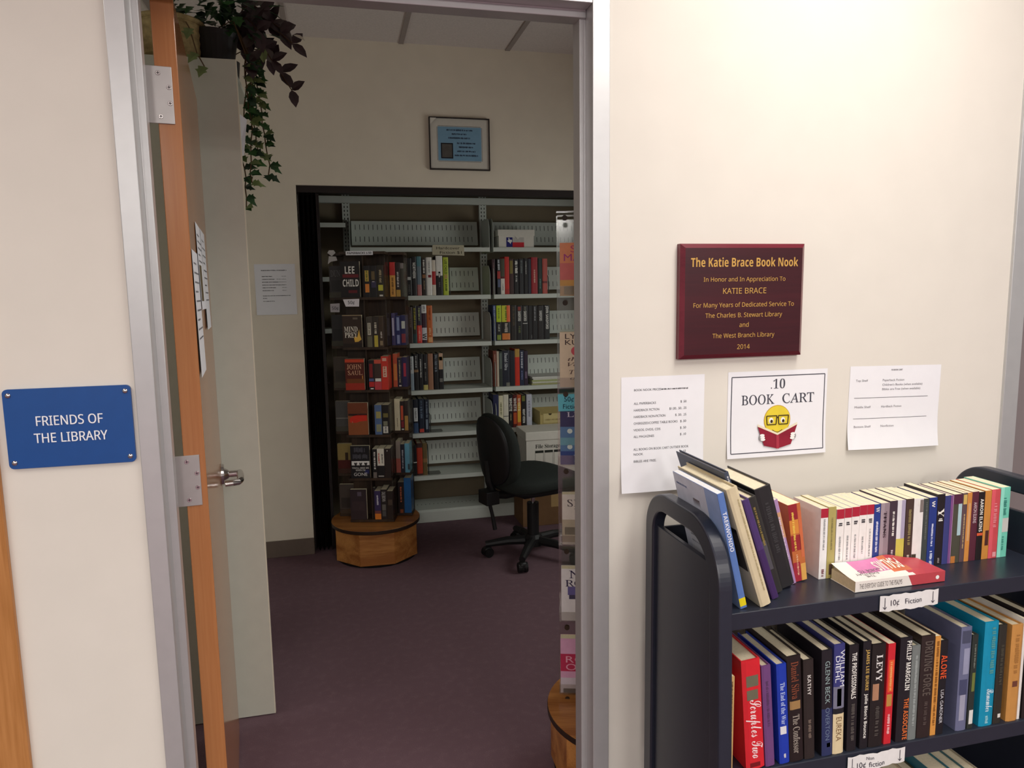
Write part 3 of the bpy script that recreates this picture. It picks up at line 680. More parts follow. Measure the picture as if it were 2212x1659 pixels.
# suspended ceilings
TILE = M((222, 214, 210), 0.9, 0, 0.1, 0.05, 120, 0.15)
TBAR = M((160, 150, 146), 0.6, 0, 0.3, 0.02)
def ceiling(name, x0, x1, y0, y1, z, gx, gy, holes=()):
    m = MB(); m.box(x0, x1, y0, y1, z, z + 0.05, TILE); c = struct(m.build(name))
    g = MB()
    a = gx
    while a > x0: a -= 0.6096
    a += 0.6096
    while a < x1:
        g.box(a - 0.013, a + 0.013, y0, y1, z - 0.006, z, TBAR); a += 0.6096
    a = gy
    while a > y0: a -= 1.2192
    a += 1.2192
    while a < y1:
        g.box(x0, x1, a - 0.013, a + 0.013, z - 0.006, z, TBAR); a += 1.2192
    g.build('ceiling_grid', c)
ceiling('ceiling_nook', XL - 0.1, XR + 0.1, 0.115, YB, CZ, -0.204, 2.1)
ceiling('ceiling_hall', -5, 6.5, -11, 0, HALL_Z, 0.65, -0.44)
FIXM = emit_mat((255, 244, 226), 3.0)
HALLPOS = ['above the book cart', 'left of the doorway', 'right of the book cart']
for row in ('first', 'second', 'last'):
    for c in ('leftmost', 'second from left', 'third from left', 'rightmost'):
        HALLPOS.append('in the %s row behind the viewer, %s' % (row, c))
for (lx, ly, lp), wh in zip(LAMPS, HALLPOS):
    t = thing('ceiling_light', 'recessed white ceiling light panel ' + wh, 'light', (lx, ly, HALL_Z))
    m = MB()
    for bx in ((-0.305, -0.285, -0.61, 0.61), (0.285, 0.305, -0.61, 0.61), (-0.285, 0.285, -0.61, -0.59), (-0.285, 0.285, 0.59, 0.61)):
        m.box(bx[0], bx[1], bx[2], bx[3], -0.015, 0, M((230, 228, 224), 0.5))
    m.build('frame', t)
    m = MB(); m.box(-0.285, 0.285, -0.59, 0.59, -0.008, 0, FIXM); m.build('diffuser', t)
# baseboards
BASE = M((112, 98, 88), 0.6, 0, 0.3, 0.03)
def baseboard(nm, x0, x1, y0, y1):
    m = MB(); m.box(x0, x1, y0, y1, 0, 0.1, BASE); struct(m.build(nm, bevel=0.003))
baseboard('baseboard_back', XL, OX0, YB - 0.008, YB)
baseboard('baseboard_front', FX1, 1.75, -0.008, 0)
baseboard('baseboard_left', -2.2, FX0, -0.008, 0)
# hollow metal door frame
def jamb(poly, z0, z1, nm):
    m = MB(); m.prism(poly, lambda x, y, z: (x, y, z), z0, z1, FRAME_P)
    return m
PR = [(FX0, -0.008), (-0.3664, -0.008), (-0.3664, 0.034), (-0.352, 0.034), (-0.352, 0.056), (-0.3664, 0.056), (-0.3664, 0.123), (FX0, 0.123)]
m = jamb(PR, 0, FZ, '')
PL = [(0.608, 0.123), (0.5672, 0.123), (0.5672, 0.088), (0.5535, 0.088), (0.5535, 0.042), (0.5672, 0.042), (0.5672, -0.008), (0.608, -0.008)]
m.prism(PL, lambda x, y, z: (x, y, z), 0, FZ, FRAME_P)
PH = [(-0.008, FZ), (-0.008, 2.1284), (0.034, 2.1284), (0.034, 2.112), (0.078, 2.112), (0.078, 2.1284), (0.123, 2.1284), (0.123, FZ)]
m.prism(PH, lambda y, z, x: (x, y, z), -0.3664, 0.5672, FRAME_P)
struct(m.build('trim_1', bevel=0.0015))
# door of the nook, swung inwards
door = struct(thing('door_1', 'tan wood door swung open into the nook', 'door', (-0.301, 0.105, 0), (0, 0, math.radians(6.88))))
m = MB(); m.box(-0.044, 0, 0, 0.825, 0.012, 2.118, DOORW)
m.build('door_slab', door, bevel=0.0015)
HNG = M((176, 172, 170), 0.4, 0.5, 0.5, 0.03)
for hz in (0.2, 1.105, 1.9215):
    h_ = MB()
    h_.box(-0.066, -0.012, -0.003, 0.0, hz - 0.057, hz + 0.057, HNG)
    h_.cyl((-0.068, 0.004, hz - 0.058), (-0.068, 0.004, hz + 0.058), 0.006, 0.006, HNG, 12)
    ho = h_.build('hinge', door, bevel=0.0008)
    sc_ = MB()
    for (sx, sz) in ((-0.038, 0.043), (-0.019, 0.016), (-0.019, -0.016), (-0.038, -0.043)):
        sc_.cyl((sx, -0.003, hz + sz), (sx, -0.0042, hz + sz), 0.005, 0.0042, CHROME, 14)
        sc_.box(sx - 0.003, sx + 0.003, -0.0044, -0.0041, hz + sz - 0.0006, hz + sz + 0.0006, BLACK)
        sc_.box(sx - 0.0006, sx + 0.0006, -0.0044, -0.0041, hz + sz - 0.003, hz + sz + 0.003, BLACK)
    sc_.build('screws', ho)
HY, HZ = 0.757, 0.935
hd = MB()
hd.cyl((0, HY, HZ), (0.009, HY, HZ), 0.037, 0.034, CHROME, 28)
hd.cyl((0.009, HY, HZ), (0.022, HY, HZ), 0.022, 0.014, CHROME, 24)
hd.cyl((0.022, HY, HZ), (0.055, HY, HZ), 0.011, 0.011, CHROME, 20)
hd.tube([(0.055, HY + 0.008, HZ), (0.058, HY - 0.03, HZ), (0.058, HY - 0.09, HZ - 0.001), (0.052, HY - 0.108, HZ - 0.002), (0.036, HY - 0.114, HZ - 0.002), (0.014, HY - 0.114, HZ - 0.003)], [0.0115, 0.011, 0.0105, 0.0105, 0.0105, 0.010], CHROME, 12)
hd.build('door_handle', door, smooth=False, bevel=0.0008)
# oak door slab left of the blue sign
m = MB(); m.box(-1.62, -0.655, -0.012, 0.0, 0.01, 2.1, OAKV)
o = m.build('door_2', bevel=0.002); struct(o)
# second metal frame at the right end of the wall
m = MB()
m.box(1.748, 1.797, -0.008, 0.123, 0, 2.17, FRAME_P)
m.box(2.67, 2.72, -0.008, 0.123, 0, 2.17, FRAME_P)
m.box(1.797, 2.67, -0.008, 0.123, 2.125, 2.17, FRAME_P)
struct(m.build('trim_2', bevel=0.0015))
m = MB(); m.box(1.797, 2.67, 0.04, 0.085, 0.01, 2.125, M((128, 118, 118), 0.35, 0, 0.5, 0.03, 8))
struct(m.build('door_3'))

# ------------------------------------------------------------------ signs and sheets on the hall wall
def wall_plane(x0, ztop, y, rotd=0.0):
    c, s = math.cos(math.radians(rotd)), math.sin(math.radians(rotd))
    return lambda a, b, k=0: (x0 + c * a - s * b, y - 0.0004 * k, ztop + s * a + c * b)

def rrect(w_, h_, r, n=5):
    p = []
    for cx, cz, a0 in ((r, r, 180), (w_ - r, r, 270), (w_ - r, h_ - r, 0), (r, h_ - r, 90)):
        for i in range(n + 1):
            t = math.radians(a0 + 90 * i / n)
            p.append((cx + r * math.cos(t), cz + r * math.sin(t)))
    return p

# blue plate
sg = thing('door_sign', 'blue rectangular name plate with white lettering and four screws', 'sign', (-0.638, 0, 1.178))
m = MB()
SW, SH = 0.2265, 0.157
m.prism(rrect(SW, SH, 0.009), lambda x, z, y: (x, y, z), 0.0, -0.006, M((18, 74, 142), 0.35, 0, 0.5, 0.03))
wm = M((240, 242, 246), 0.5, 0, 0.3, 0)
fn = lambda a, b: (a, -0.0066, b)
# raised letters, two layers deep
for ox, oy in ((-0.0004, -0.0066), (0.0004, -0.0072)):
    text_line(m, 'FRIENDS OF', 'thin', wm, lambda a, b: (a + ox, oy, b), SW / 2, 0.0835, 0.0185, 'c', 0.118)
    text_line(m, 'THE LIBRARY', 'thin', wm, lambda a, b: (a + ox, oy, b), SW / 2, 0.0495, 0.0185, 'c', 0.130)
m.build('plate', sg)
for (a, b) in ((0.010, 0.012), (SW - 0.010, 0.012), (0.010, SH - 0.012), (SW - 0.010, SH - 0.012)):
    s_ = MB(); s_.squad((a, -0.006, b), 0.0052, 0.003, 0.0052, 1, 1, CHROME, 14, 8); s_.build('screw', sg, smooth=True)

# dedication plaque
PX, PZ, PW, PHT = 0.7736, 1.6133, 0.3358, 0.2704
pq = thing('plaque', 'dark red wooden plaque with gold lettering above the sheets', 'plaque', (PX + 0.006, 0, PZ - PHT))
PLQ = wood((112, 34, 48), (96, 26, 40), 'X', 10, 0.22, 0.55)
PLF = wood((66, 20, 28), (54, 16, 24), 'X', 10, 0.3, 0.45)
m = MB()
pw_, ph_ = PW - 0.006, PHT
e = 0.010
v = [(0, 0, 0), (pw_, 0, 0), (pw_, 0, ph_), (0, 0, ph_), (0, -0.014, 0), (pw_, -0.014, 0), (pw_, -0.014, ph_), (0, -0.014, ph_),
     (e, -0.022, e), (pw_ - e, -0.022, e), (pw_ - e, -0.022, ph_ - e), (e, -0.022, ph_ - e)]
m.mesh(v, [(0, 1, 2, 3), (0, 4, 5, 1), (1, 5, 6, 2), (2, 6, 7, 3), (3, 7, 4, 0), (4, 8, 9, 5), (5, 9, 10, 6), (6, 10, 11, 7), (7, 11, 8, 4)], PLQ)
m.mesh(v[8:12], [(0, 1, 2, 3)], PLF)
gold = M((205, 160, 82), 0.45, 0.2, 0.4, 0)
fn = lambda a, b: (a, -0.0226, b)
cx_ = pw_ * 0.503
for t_, st, zz, sz, wd in (('The Katie Brace Book Nook', 'bold', 0.2165, 0.0200, 0.284), ('In Honor and In Appreciation To', 'thin', 0.1820, 0.0098, 0.217), ('KATIE BRACE', 'thin', 0.1530, 0.0130, 0.115),
                           ('For Many Years of Dedicated Service To', 'thin', 0.1215, 0.0103, 0.268), ('The Charles B. Stewart Library', 'thin', 0.0970, 0.0103, 0.205), ('and', 'thin', 0.0735, 0.0103, 0.025),
                           ('The West Branch Library', 'thin', 0.0485, 0.0103, 0.166), ('2014', 'thin', 0.0205, 0.0108, 0.034)):
    text_line(m, t_, st, gold, fn, cx_, zz, sz, 'c', wd)
m.build('board', pq)

def sheet(name, label, loc, w_, h_, rotd=0, curl=0.004, cat='notice', mat=None, edgefn=None):
    """a sheet of paper taped to the wall, lifting a little at its lower edge"""
    m = MB(); nx, nz = 10, 14
    def bow(a, b):
        q = -b / h_
        return -0.0008 - curl * (max(0, q - 0.55) / 0.45) ** 2 - curl * 0.25 * math.sin(PI * a / w_) * q
    vs = []
    for j in range(nz + 1):
        for i in range(nx + 1):
            a, b = w_ * i / nx, -h_ * j / nz
            vs.append((a, bow(a, b), b))
    n0 = len(vs)
    vs += [(x, y + 0.0004, z) for x, y, z in vs]
    fs = []
    for j in range(nz):
        for i in range(nx):
            q = j * (nx + 1) + i
            fs.append((q, q + nx + 1, q + nx + 2, q + 1))
            fs.append((n0 + q, n0 + q + 1, n0 + q + nx + 2, n0 + q + nx + 1))
    m.mesh(vs, fs, mat or PAPER)
    m.fin = lambda: tag(m.build(name, None, loc, (0, -math.radians(rotd), 0), smooth=True), label, cat)
    return m, (lambda a, b, k=1: (a, bow(a, b) - 0.0005 * k, b))

# price list
t, fn = sheet('price_list', 'tall white price list sheet taped beside the door frame', (0.6402, 0, 1.3042), 0.2159, 0.2794, -0.2, 0.008)
m = t
text_line(m, 'BOOK NOOK PRICES', 'sans', INK, fn, 0.032, -0.034, 0.0052, 'l', 0.069)
bars(m, INK, fn, 0.102, 0.173, -0.0335, -0.0300, 3)
rows_ = [('ALL PAPERBACKS', '$ .50', -0.0665), ('HARDBACK FICTION', '$1.00, .50, .25', -0.0825), ('HARDBACK NON-FICTION', '$ .50, .25', -0.0985), ('OVERSIZED/COFFEE TABLE BOOKS', '$ .50', -0.1145), ('VIDEOS, DVDS, CDS', '$ .50', -0.1305), ('ALL MAGAZINES', '$ .10', -0.1465)]
for l_, r_, z_ in rows_:
    text_line(m, l_, 'sans', INK, fn, 0.032, z_, 0.0056, 'l', 0.00405 * len(l_))
    text_line(m, r_, 'sans', INK, fn, 0.1685, z_, 0.0056, 'r')
text_line(m, 'ALL BOOKS ON BOOK CART OUTSIDE BOOK', 'sans', INK, fn, 0.032, -0.1775, 0.0056, 'l', 0.144)
text_line(m, '$ .10', 'sans', INK, fn, 0.1685, -0.1885, 0.0056, 'r')
text_line(m, 'NOOK', 'sans', INK, fn, 0.032, -0.1895, 0.0056, 'l')
text_line(m, 'BIBLES ARE FREE.', 'sans', INK, fn, 0.032, -0.2065, 0.0056, 'l', 0.058)
m.fin()

# book cart sheet with the reading smiley
t, fn = sheet('book_cart_sign', 'white sheet with black border and yellow smiley reading a red book', (0.9196, 0, 1.3049), 0.2794, 0.2159, -0.2, 0.005)
m = t
def strip(p0, p1, wd, mt, k=1):
    d_ = Vector((p1[0] - p0[0], p1[1] - p0[1])); n_ = Vector((-d_.y, d_.x)).normalized() * wd / 2
    N = max(1, int(d_.length / 0.012))
    for q in range(N):
        u0, v0 = p0[0] + d_.x * q / N, p0[1] + d_.y * q / N
        u1, v1 = p0[0] + d_.x * (q + 1) / N, p0[1] + d_.y * (q + 1) / N
        m.face([fn(u0 + n_.x, v0 + n_.y, k), fn(u0 - n_.x, v0 - n_.y, k), fn(u1 - n_.x, v1 - n_.y, k), fn(u1 + n_.x, v1 + n_.y, k)], mt)
BK = M((72, 72, 82), 0.7, 0, 0.1, 0)
bx = [(0.010, -0.013), (0.2715, -0.013), (0.2715, -0.204), (0.010, -0.204)]
for i in range(4):
    strip(bx[i], bx[(i + 1) % 4], 0.0022, BK)
text_line(m, '.10', 'lightserif', BK, fn, 0.138, -0.0453, 0.0240, 'c', 0.040)
for o_ in (0,):
    text_line(m, 'BOOK', 'roman', BK, lambda a, b: fn(a + o_, b), 0.0835, -0.0830, 0.0240, 'c', 0.092)
    text_line(m, 'CART', 'roman', BK, lambda a, b: fn(a + o_, b), 0.1970, -0.0830, 0.0240, 'c', 0.091)
YEL = M((228, 206, 62), 0.6, 0, 0.2, 0.04, 30); RED = M((140, 32, 52), 0.6, 0, 0.2, 0.1, 40); DKL = M((60, 44, 30), 0.6, 0, 0.2, 0); WHT = M((240, 240, 236), 0.6, 0, 0.2, 0)
SCX, SCZ, SR = 0.1385, -0.1245, 0.0365
def disc(cx, cz, rx, rz, mt, k, n=28):
    m.face([fn(cx + rx * math.cos(2 * PI * i / n), cz + rz * math.sin(2 * PI * i / n), k) for i in range(n)], mt)
disc(SCX, SCZ, SR * 1.03, SR * 1.03, M((200, 160, 60), 0.6, 0, 0.2, 0), 1); disc(SCX, SCZ, SR * 0.98, SR * 0.98, YEL, 2)
for sx in (-1, 1):
    ex = SCX + sx * 0.0165
    for q in range(4):
        cs = [(ex - 0.0145, SCZ + 0.011), (ex + 0.0145, SCZ + 0.011), (ex + 0.0125, SCZ - 0.011), (ex - 0.0125, SCZ - 0.011)]
        strip(cs[q], cs[(q + 1) % 4], 0.0024, DKL, 5)
    disc(ex - 0.001, SCZ - 0.001, 0.0062, 0.0074, WHT, 3, 18)
    disc(ex - 0.001 + 0.001, SCZ - 0.003, 0.0036, 0.0042, DKL, 4, 16)
strip((SCX - 0.003, SCZ + 0.006), (SCX + 0.003, SCZ + 0.006), 0.003, DKL, 5)
pm_ = [(SCX - 0.014 + 0.0028 * i, SCZ - 0.0245 - 0.006 * math.sin(PI * i / 10)) for i in range(11)]
for i in range(10): strip(pm_[i], pm_[i + 1], 0.0013, DKL, 4)
# book in its hands
bz = SCZ - 0.027
for sx in (-1, 1):
    m.face([fn(*p, 6) for p in ((SCX, bz - 0.011), (SCX + sx * 0.056, bz + 0.013), (SCX + sx * 0.056, bz + 0.019), (SCX, bz - 0.006))], M((232, 222, 196), 0.6, 0, 0.2, 0))
    m.face([fn(*p, 6) for p in ((SCX, bz - 0.011), (SCX + sx * 0.056, bz + 0.013), (SCX + sx * 0.038, bz - 0.036), (SCX, bz - 0.045))], RED)
    disc(SCX + sx * 0.045, bz - 0.015, 0.0075, 0.009, M((150, 146, 146), 0.6, 0, 0.2, 0), 7, 16)
    for q in range(3): disc(SCX + sx * (0.0435 - 0.001 * q), bz - 0.0095 - 0.0055 * q, 0.0066, 0.0034, WHT, 8, 12)
m.face([fn(*p, 7) for p in ((SCX - 0.004, bz - 0.011), (SCX + 0.004, bz - 0.011), (SCX + 0.004, bz - 0.045), (SCX - 0.004, bz - 0.045))], M((168, 52, 70), 0.6, 0, 0.2, 0))
m.fin()

# shelf guide sheet
t, fn = sheet('shelf_guide', 'white sheet listing top, middle and bottom shelf contents, rightmost on wall', (1.266, 0, 1.306), 0.279, 0.2159, -1.1, 0.010)
m = t
G = M((120, 116, 122), 0.8, 0, 0.1, 0)
text_line(m, '.10 BOOK CART', 'bold', G, fn, 0.14, -0.013, 0.0042, 'c', 0.036)
for tx, xx, zz, wd in (('Top Shelf', 0.018, -0.040, 0.036), ('Paperback Fiction', 0.098, -0.040, 0.066), ("Children's Books (when available)", 0.098, -0.052, 0.124), ('Bibles are Free (when available)', 0.098, -0.0635, 0.118),
                       ('Middle Shelf', 0.018, -0.109, 0.048), ('Hardback Fiction', 0.098, -0.109, 0.062), ('Bottom Shelf', 0.018, -0.160, 0.050), ('Nonfiction', 0.098, -0.160, 0.040)):
    text_line(m, tx, 'sans', G, fn, xx, zz, 0.0056, 'l', wd)
for zz in (-0.083, -0.137):
    for q in range(20):
        a0, a1 = 0.016 + 0.0113 * q, 0.016 + 0.0113 * (q + 1)
        m.face([fn(a0, zz), fn(a1, zz), fn(a1, zz + 0.0011), fn(a0, zz + 0.0011)], INK)
m.fin()

# ------------------------------------------------------------------ the book cart
CX0, CX1 = 0.685, 1.585
cart = thing('book_cart', 'dark navy steel book cart with arched ends by the wall', 'cart', (0, 0, 0))
def arch(x0, x1, nm):
    def path(off):
        p = []
        yb, yf, zt = -0.045, -0.385, 1.053
        rb, rf = 0.095, 0.13
        p.append((yb - off, 0.09))
        for i in range(25):
            a = PI / 2 * i / 24
            p.append((yb - rb + (rb - off) * math.cos(a), zt - rb + (rb - off) * math.sin(a)))
        for i in range(25):
            a = PI / 2 + PI / 2 * i / 24
            p.append((yf + rf + (rf - off) * math.cos(a), zt - rf + (rf - off) * math.sin(a)))
        p.append((yf - 0.012 + off, 0.6)); p.append((yf - 0.02 + off, 0.09))
        return p
    o_, i_ = path(0), path(0.04)
    m = MB(); n = len(o_)
    vs = [(x0, *p) for p in o_] + [(x0, *p) for p in i_] + [(x1, *p) for p in o_] + [(x1, *p) for p in i_]
    fs = []
    for k in range(n - 1):
        fs += [(k, k + 1, n + k + 1, n + k), (2 * n + k, 3 * n + k, 3 * n + k + 1, 2 * n + k + 1), (k, 2 * n + k, 2 * n + k + 1, k + 1), (n + k, n + k + 1, 3 * n + k + 1, 3 * n + k)]
    fs += [(0, n, 3 * n, 2 * n), (n - 1, 2 * n + n - 1, 3 * n + n - 1, 2 * n - 1)]
    m.mesh(vs, fs, CART)
    m.build('end_frame', cart, bevel=0.004, seg=2)
    p = MB(); xm = (x0 + x1) / 2
    p.box(xm - 0.006, xm + 0.006, -0.375, -0.055, 0.11, 0.968, CART)
    p.build('end_panel', cart, bevel=0.002)
arch(CX0, CX0 + 0.030, 'l'); arch(CX1 - 0.030, CX1, 'r')
for zs, bk in ((0.87, 0.085), (0.522, 0.09), (0.175, 0.09)):
    m = MB()
    m.box(0.712, 1.558, -0.357, -0.06, zs - 0.004, zs, CART)
    m.box(0.712, 1.558, -0.359, -0.354, zs - 0.036, zs, CART)
    m.box(0.712, 1.558, -0.066, -0.06, zs, zs + bk, CART)
    m.build('shelf', cart, bevel=0.0015)
m = MB(); m.box(0.70, 1.57, -0.36, -0.06, 0.09, 0.13, CART); m.build('base', cart, bevel=0.003)
for cx in (0.74, 1.53):
    for cy in (-0.33, -0.09):
        m = MB(); m.cyl((cx - 0.014, cy, 0.05), (cx + 0.014, cy, 0.05), 0.05, 0.05, BLACK, 20); m.box(cx - 0.02, cx + 0.02, cy - 0.012, cy + 0.012, 0.05, 0.095, CART); m.build('caster', cart)

book_row(CT, -0.258, 0.87, 'books on the top shelf of the cart', 'top cart shelf')
book_row(CM, -0.352, 0.522, 'books on the middle shelf of the cart', 'middle cart shelf')
GT = 'books on the top shelf of the cart'
# the leaning books at the left end of the top shelf
tk = book('paperback_book', 'tall pale blue paperback leaning against the cart end', GT, (0.757, -0.345, 0.8705), 0.014, 0.19, 0.248, (92, 124, 186),
     [(0.02, 0.09, (232, 214, 30))], [('TAEKWONDO', 0.84, 0.5, 'bold', (230, 232, 240), 0.6)], 'paper', 13.5, pages=(232, 232, 232),
     front=(-1, [(0, 0.72, 0, 1, (206, 212, 228)), (0.72, 1, 0, 1, (150, 174, 218)), (0.12, 0.55, 0.3, 0.72, (222, 226, 236)), (0.4, 0.55, 0.78, 0.84, (120, 80, 70))],
            [('', 'sans', 0.15, 0.6, 0.62, 0.635, (130, 134, 150)), ('', 'sans', 0.15, 0.65, 0.56, 0.575, (130, 134, 150)), ('', 'sans', 0.15, 0.6, 0.5, 0.515, (130, 134, 150)), ('', 'sans', 0.15, 0.62, 0.44, 0.455, (130, 134, 150)), ('', 'sans', 0.15, 0.5, 0.38, 0.395, (130, 134, 150)), ('', 'sans', 0.05, 0.3, 0.9, 0.92, (90, 110, 160)), ('', 'sans', 0.2, 0.4, 0.16, 0.18, (170, 60, 60))]))
cr = book('hardcover_book', 'large worn cream hardcover with loose jacket, leaning left', GT, (0.7995, -0.348, 0.8705), 0.024, 0.205, 0.262, (214, 200, 166),
     [], [("JEAN BAPTISTE'S PROMENADE", 0.9, 0.12, 'serif', (176, 160, 120), 0.2, 0.72)], 'hard', 18.5, pages=(226, 216, 188),
     front=(-1, [(0.55, 0.97, 0.3, 0.66, (70, 62, 50)), (0.55, 0.97, 0.62, 0.66, (50, 46, 40))], []))
nv = book('hardcover_book', 'tall navy hardcover sticking up behind the cream one', GT, (0.829, -0.305, 0.8705), 0.010, 0.21, 0.286, (64, 72, 90),
     [], [('THE', 0.97, 0.88, 'bold', (220, 220, 225), 0.5)], 'hard', 19.0, pages=(180, 176, 170))
pu = book('hardcover_book', 'slim purple hardcover beside the cream one, leaning left', GT, (0.8435, -0.322, 0.8705), 0.015, 0.17, 0.228, (74, 52, 108), [(0, 0.5, (64, 40, 92))], [], 'hard', 19.4)
gb = book('hardcover_book', 'greenish black hardcover wedged beside the fat black one', GT, (0.861, -0.300, 0.8705), 0.022, 0.16, 0.222, (48, 46, 44), [(0.25, 0.55, (84, 82, 88), 0.2, 0.7)], [("SHADOW", 0.9, 0.5, 'sans', (150, 130, 70), 0.3)], 'hard', 18.5)
bk = book('hardcover_book', 'fat black hardcover with cream page tops, leaning left', GT, (0.8855, -0.282, 0.8705), 0.038, 0.165, 0.232, (40, 38, 40), [], [("BLACKWOOD", 0.85, 0.35, 'sans', (62, 60, 62), 0.4)], 'hard', 16.5, pages=(240, 228, 200))
ll = book('paperback_book', 'slim lilac paperback curling against the black hardcover', GT, (0.927, -0.266, 0.8705), 0.012, 0.13, 0.198, (176, 142, 186), [(0.55, 0.85, (210, 160, 120), 0.3, 1)], [("RITA MILL", 0.8, 0.3, 'sans', (225, 205, 225), 0.5)], 'paper', 15.5, pages=(245, 240, 225))
og = book('paperback_book', 'orange and crimson checked paperback, leaning left', GT, (0.9420, -0.257, 0.8705), 0.030, 0.11, 0.176, (196, 110, 60),
     [(0.8, 1, (150, 40, 48), 0, 0.7), (0.4, 0.6, (156, 44, 50), 0, 0.75), (0.0, 0.25, (165, 45, 60), 0, 0.55), (0.62, 0.8, (218, 140, 62), 0, 0.7), (0, 0.22, (224, 170, 90), 0.6, 1), (0.3, 0.9, (206, 110, 70), 0.72, 1)],
     [("The Pitchell Inn", 0.9, 0.4, 'serif', (240, 205, 90), 0.25, 0.3), ("CAROLA", 0.35, 0.08, 'sans', (235, 190, 150), 0.2, 0.35)], 'paper', 8.0, pages=(246, 232, 196))
# flat paperback lying in front
fb = thing('paperback_book', 'white and pink paperback lying flat on the shelf edge', 'book', (1.027, -0.340, 0.8705), (0, 0, 0), GT)
m = MB()
FL, FD, FT = 0.226, 0.078, 0.024
PKW = M((236, 230, 222), 0.4, 0, 0.4, 0.02); PKP = M((214, 130, 176), 0.4, 0, 0.4, 0.06, 30); PKO = M((206, 112, 76), 0.4, 0, 0.4, 0.12, 30); PKR = M((190, 72, 80), 0.4, 0, 0.4, 0.06, 30)
def topz_(a, b):
    lift = 0.012 * (b ** 1.6) * (1 - a) ** 0.6 + 0.010 * b * math.exp(-((a - 0.62) / 0.18) ** 2)
    return FT + lift
nx, ny = 24, 8
for i in range(nx):
    for j in range(ny):
        a0, a1, b0, b1 = i / nx, (i + 1) / nx, j / ny, (j + 1) / ny
        am, bm2 = (a0 + a1) / 2, (b0 + b1) / 2
        if am > 0.66 - 0.12 * bm2: mt = PKR if am > 0.8 - 0.25 * bm2 or bm2 < 0.2 else PKO
        elif bm2 > 0.42 and am < 0.5 and am > 0.18: mt = PKP
        elif bm2 > 0.3 and am > 0.5: mt = PKO
        else: mt = PKW
        m.face([(FL * a, FD * b, topz_(a, b)) for a, b in ((a0, b0), (a1, b0), (a1, b1), (a0, b1))], mt)
m.box(0, FL, 0, FD, 0, 0.0008, PKW)
m.face([(0, 0, 0), (FL * 0.63, 0, 0), (FL * 0.58, 0, FT), (0, 0, FT)], PKW)
m.face([(FL * 0.63, 0, 0), (FL, 0, 0), (FL, 0, FT), (FL * 0.58, 0, FT)], PKR)
text_fit(m, 'THE EVERYDAY GUIDE TO THE PSALMS', 'sans', M((120, 112, 110), 0.6, 0, 0.2, 0), lambda a, b: (a, -0.0004, b), 0.010, 0.116, 0.007, 0.018)
def ontop(a, b): return (a, b, topz_(a / FL, b / FD) + 0.0006)
for tx, a0, a1, b0, b1 in (('THE', 0.062, 0.040, 0.020, 0.012), ('EVERYDAY', 0.078, 0.022, 0.031, 0.022), ('GUIDE TO', 0.092, 0.036, 0.042, 0.033)):
    text_fit(m, tx, 'sans', M((120, 116, 118), 0.6, 0, 0.2, 0), ontop, a0, a1, b0, b1)
text_fit(m, 'PSALMS', 'bold', M((240, 225, 210), 0.6, 0, 0.2, 0), ontop, 0.150, 0.088, 0.066, 0.030)
cq = [(FL - 0.02 + 0.0045 * math.cos(2 * PI * k / 14), -0.0005, FT / 2 + 0.0045 * math.sin(2 * PI * k / 14)) for k in range(14)]
m.face(cq, WHT)
m.build('cover', fb)
m = MB(); m.box(0.0015, FL - 0.0015, 0.0005, FD - 0.001, 0.001, FT - 0.0004, M((222, 204, 164), 0.85, 0, 0.1, 0.05, 200)); m.build('page_block', fb)
# hand lettered strips taped to the shelf lips
def strip_tag(label, x, z, w_, h_, words, seed):
    m = MB(); n = 14
    def y_(a, b): return -0.0015 - 0.004 * abs(math.sin(a / w_ * PI * 1.0)) * (0.3 + 0.7 * (1 - b / h_)) - 0.0015 * math.sin(a * 90 + seed)
    vs = []
    for j in range(4):
        for i in range(n + 1):
            a, b = w_ * i / n, h_ * j / 3
            bb = b + (0.0012 * math.sin(i * 2.3 + seed) if j in (0, 3) else 0)
            vs.append((a, y_(a, b), bb))
    m.mesh(vs, [(j * (n + 1) + i, j * (n + 1) + i + 1, (j + 1) * (n + 1) + i + 1, (j + 1) * (n + 1) + i) for j in range(3) for i in range(n)], M((226, 224, 222), 0.75, 0, 0.2, 0.02, 60))
    fn = lambda a, b: (a, y_(a, b) - 0.0007, b)
    ik = M((58, 52, 66), 0.7, 0, 0.1, 0)
    def ln(p0, p1, wd=0.0013):
        d_ = Vector((p1[0] - p0[0], p1[1] - p0[1])); nn = Vector((-d_.y, d_.x)).normalized() * wd / 2
        m.face([fn(p0[0] + nn.x, p0[1] + nn.y), fn(p0[0] - nn.x, p0[1] - nn.y), fn(p1[0] - nn.x, p1[1] - nn.y), fn(p1[0] + nn.x, p1[1] + nn.y)], ik)
    for ax in (0.011, w_ - 0.013):
        ln((ax, h_ - 0.004), (ax, 0.005)); ln((ax - 0.004, 0.010), (ax, 0.005)); ln((ax + 0.004, 0.010), (ax, 0.005))
    for (tx, a, b, sz) in words:
        text_line(m, tx, 'sans', ik, fn, a, b, sz)
    tag(m.build('shelf_label', None, (x, -0.3597, z)), label, 'label', 'price strips taped to the cart')
strip_tag('white price strip with arrows taped to the top shelf edge', 1.0705, 0.833, 0.1455, 0.034, [('10¢', 0.022, 0.011, 0.0125), ('Fiction', 0.060, 0.012, 0.011)], 0.4)
strip_tag('white price strip with arrows taped to the middle shelf edge', 1.010, 0.481, 0.144, 0.034, [('10¢', 0.020, 0.005, 0.0125), ('fiction', 0.052, 0.005, 0.011), ('Non', 0.046, 0.021, 0.007)], 1.3)
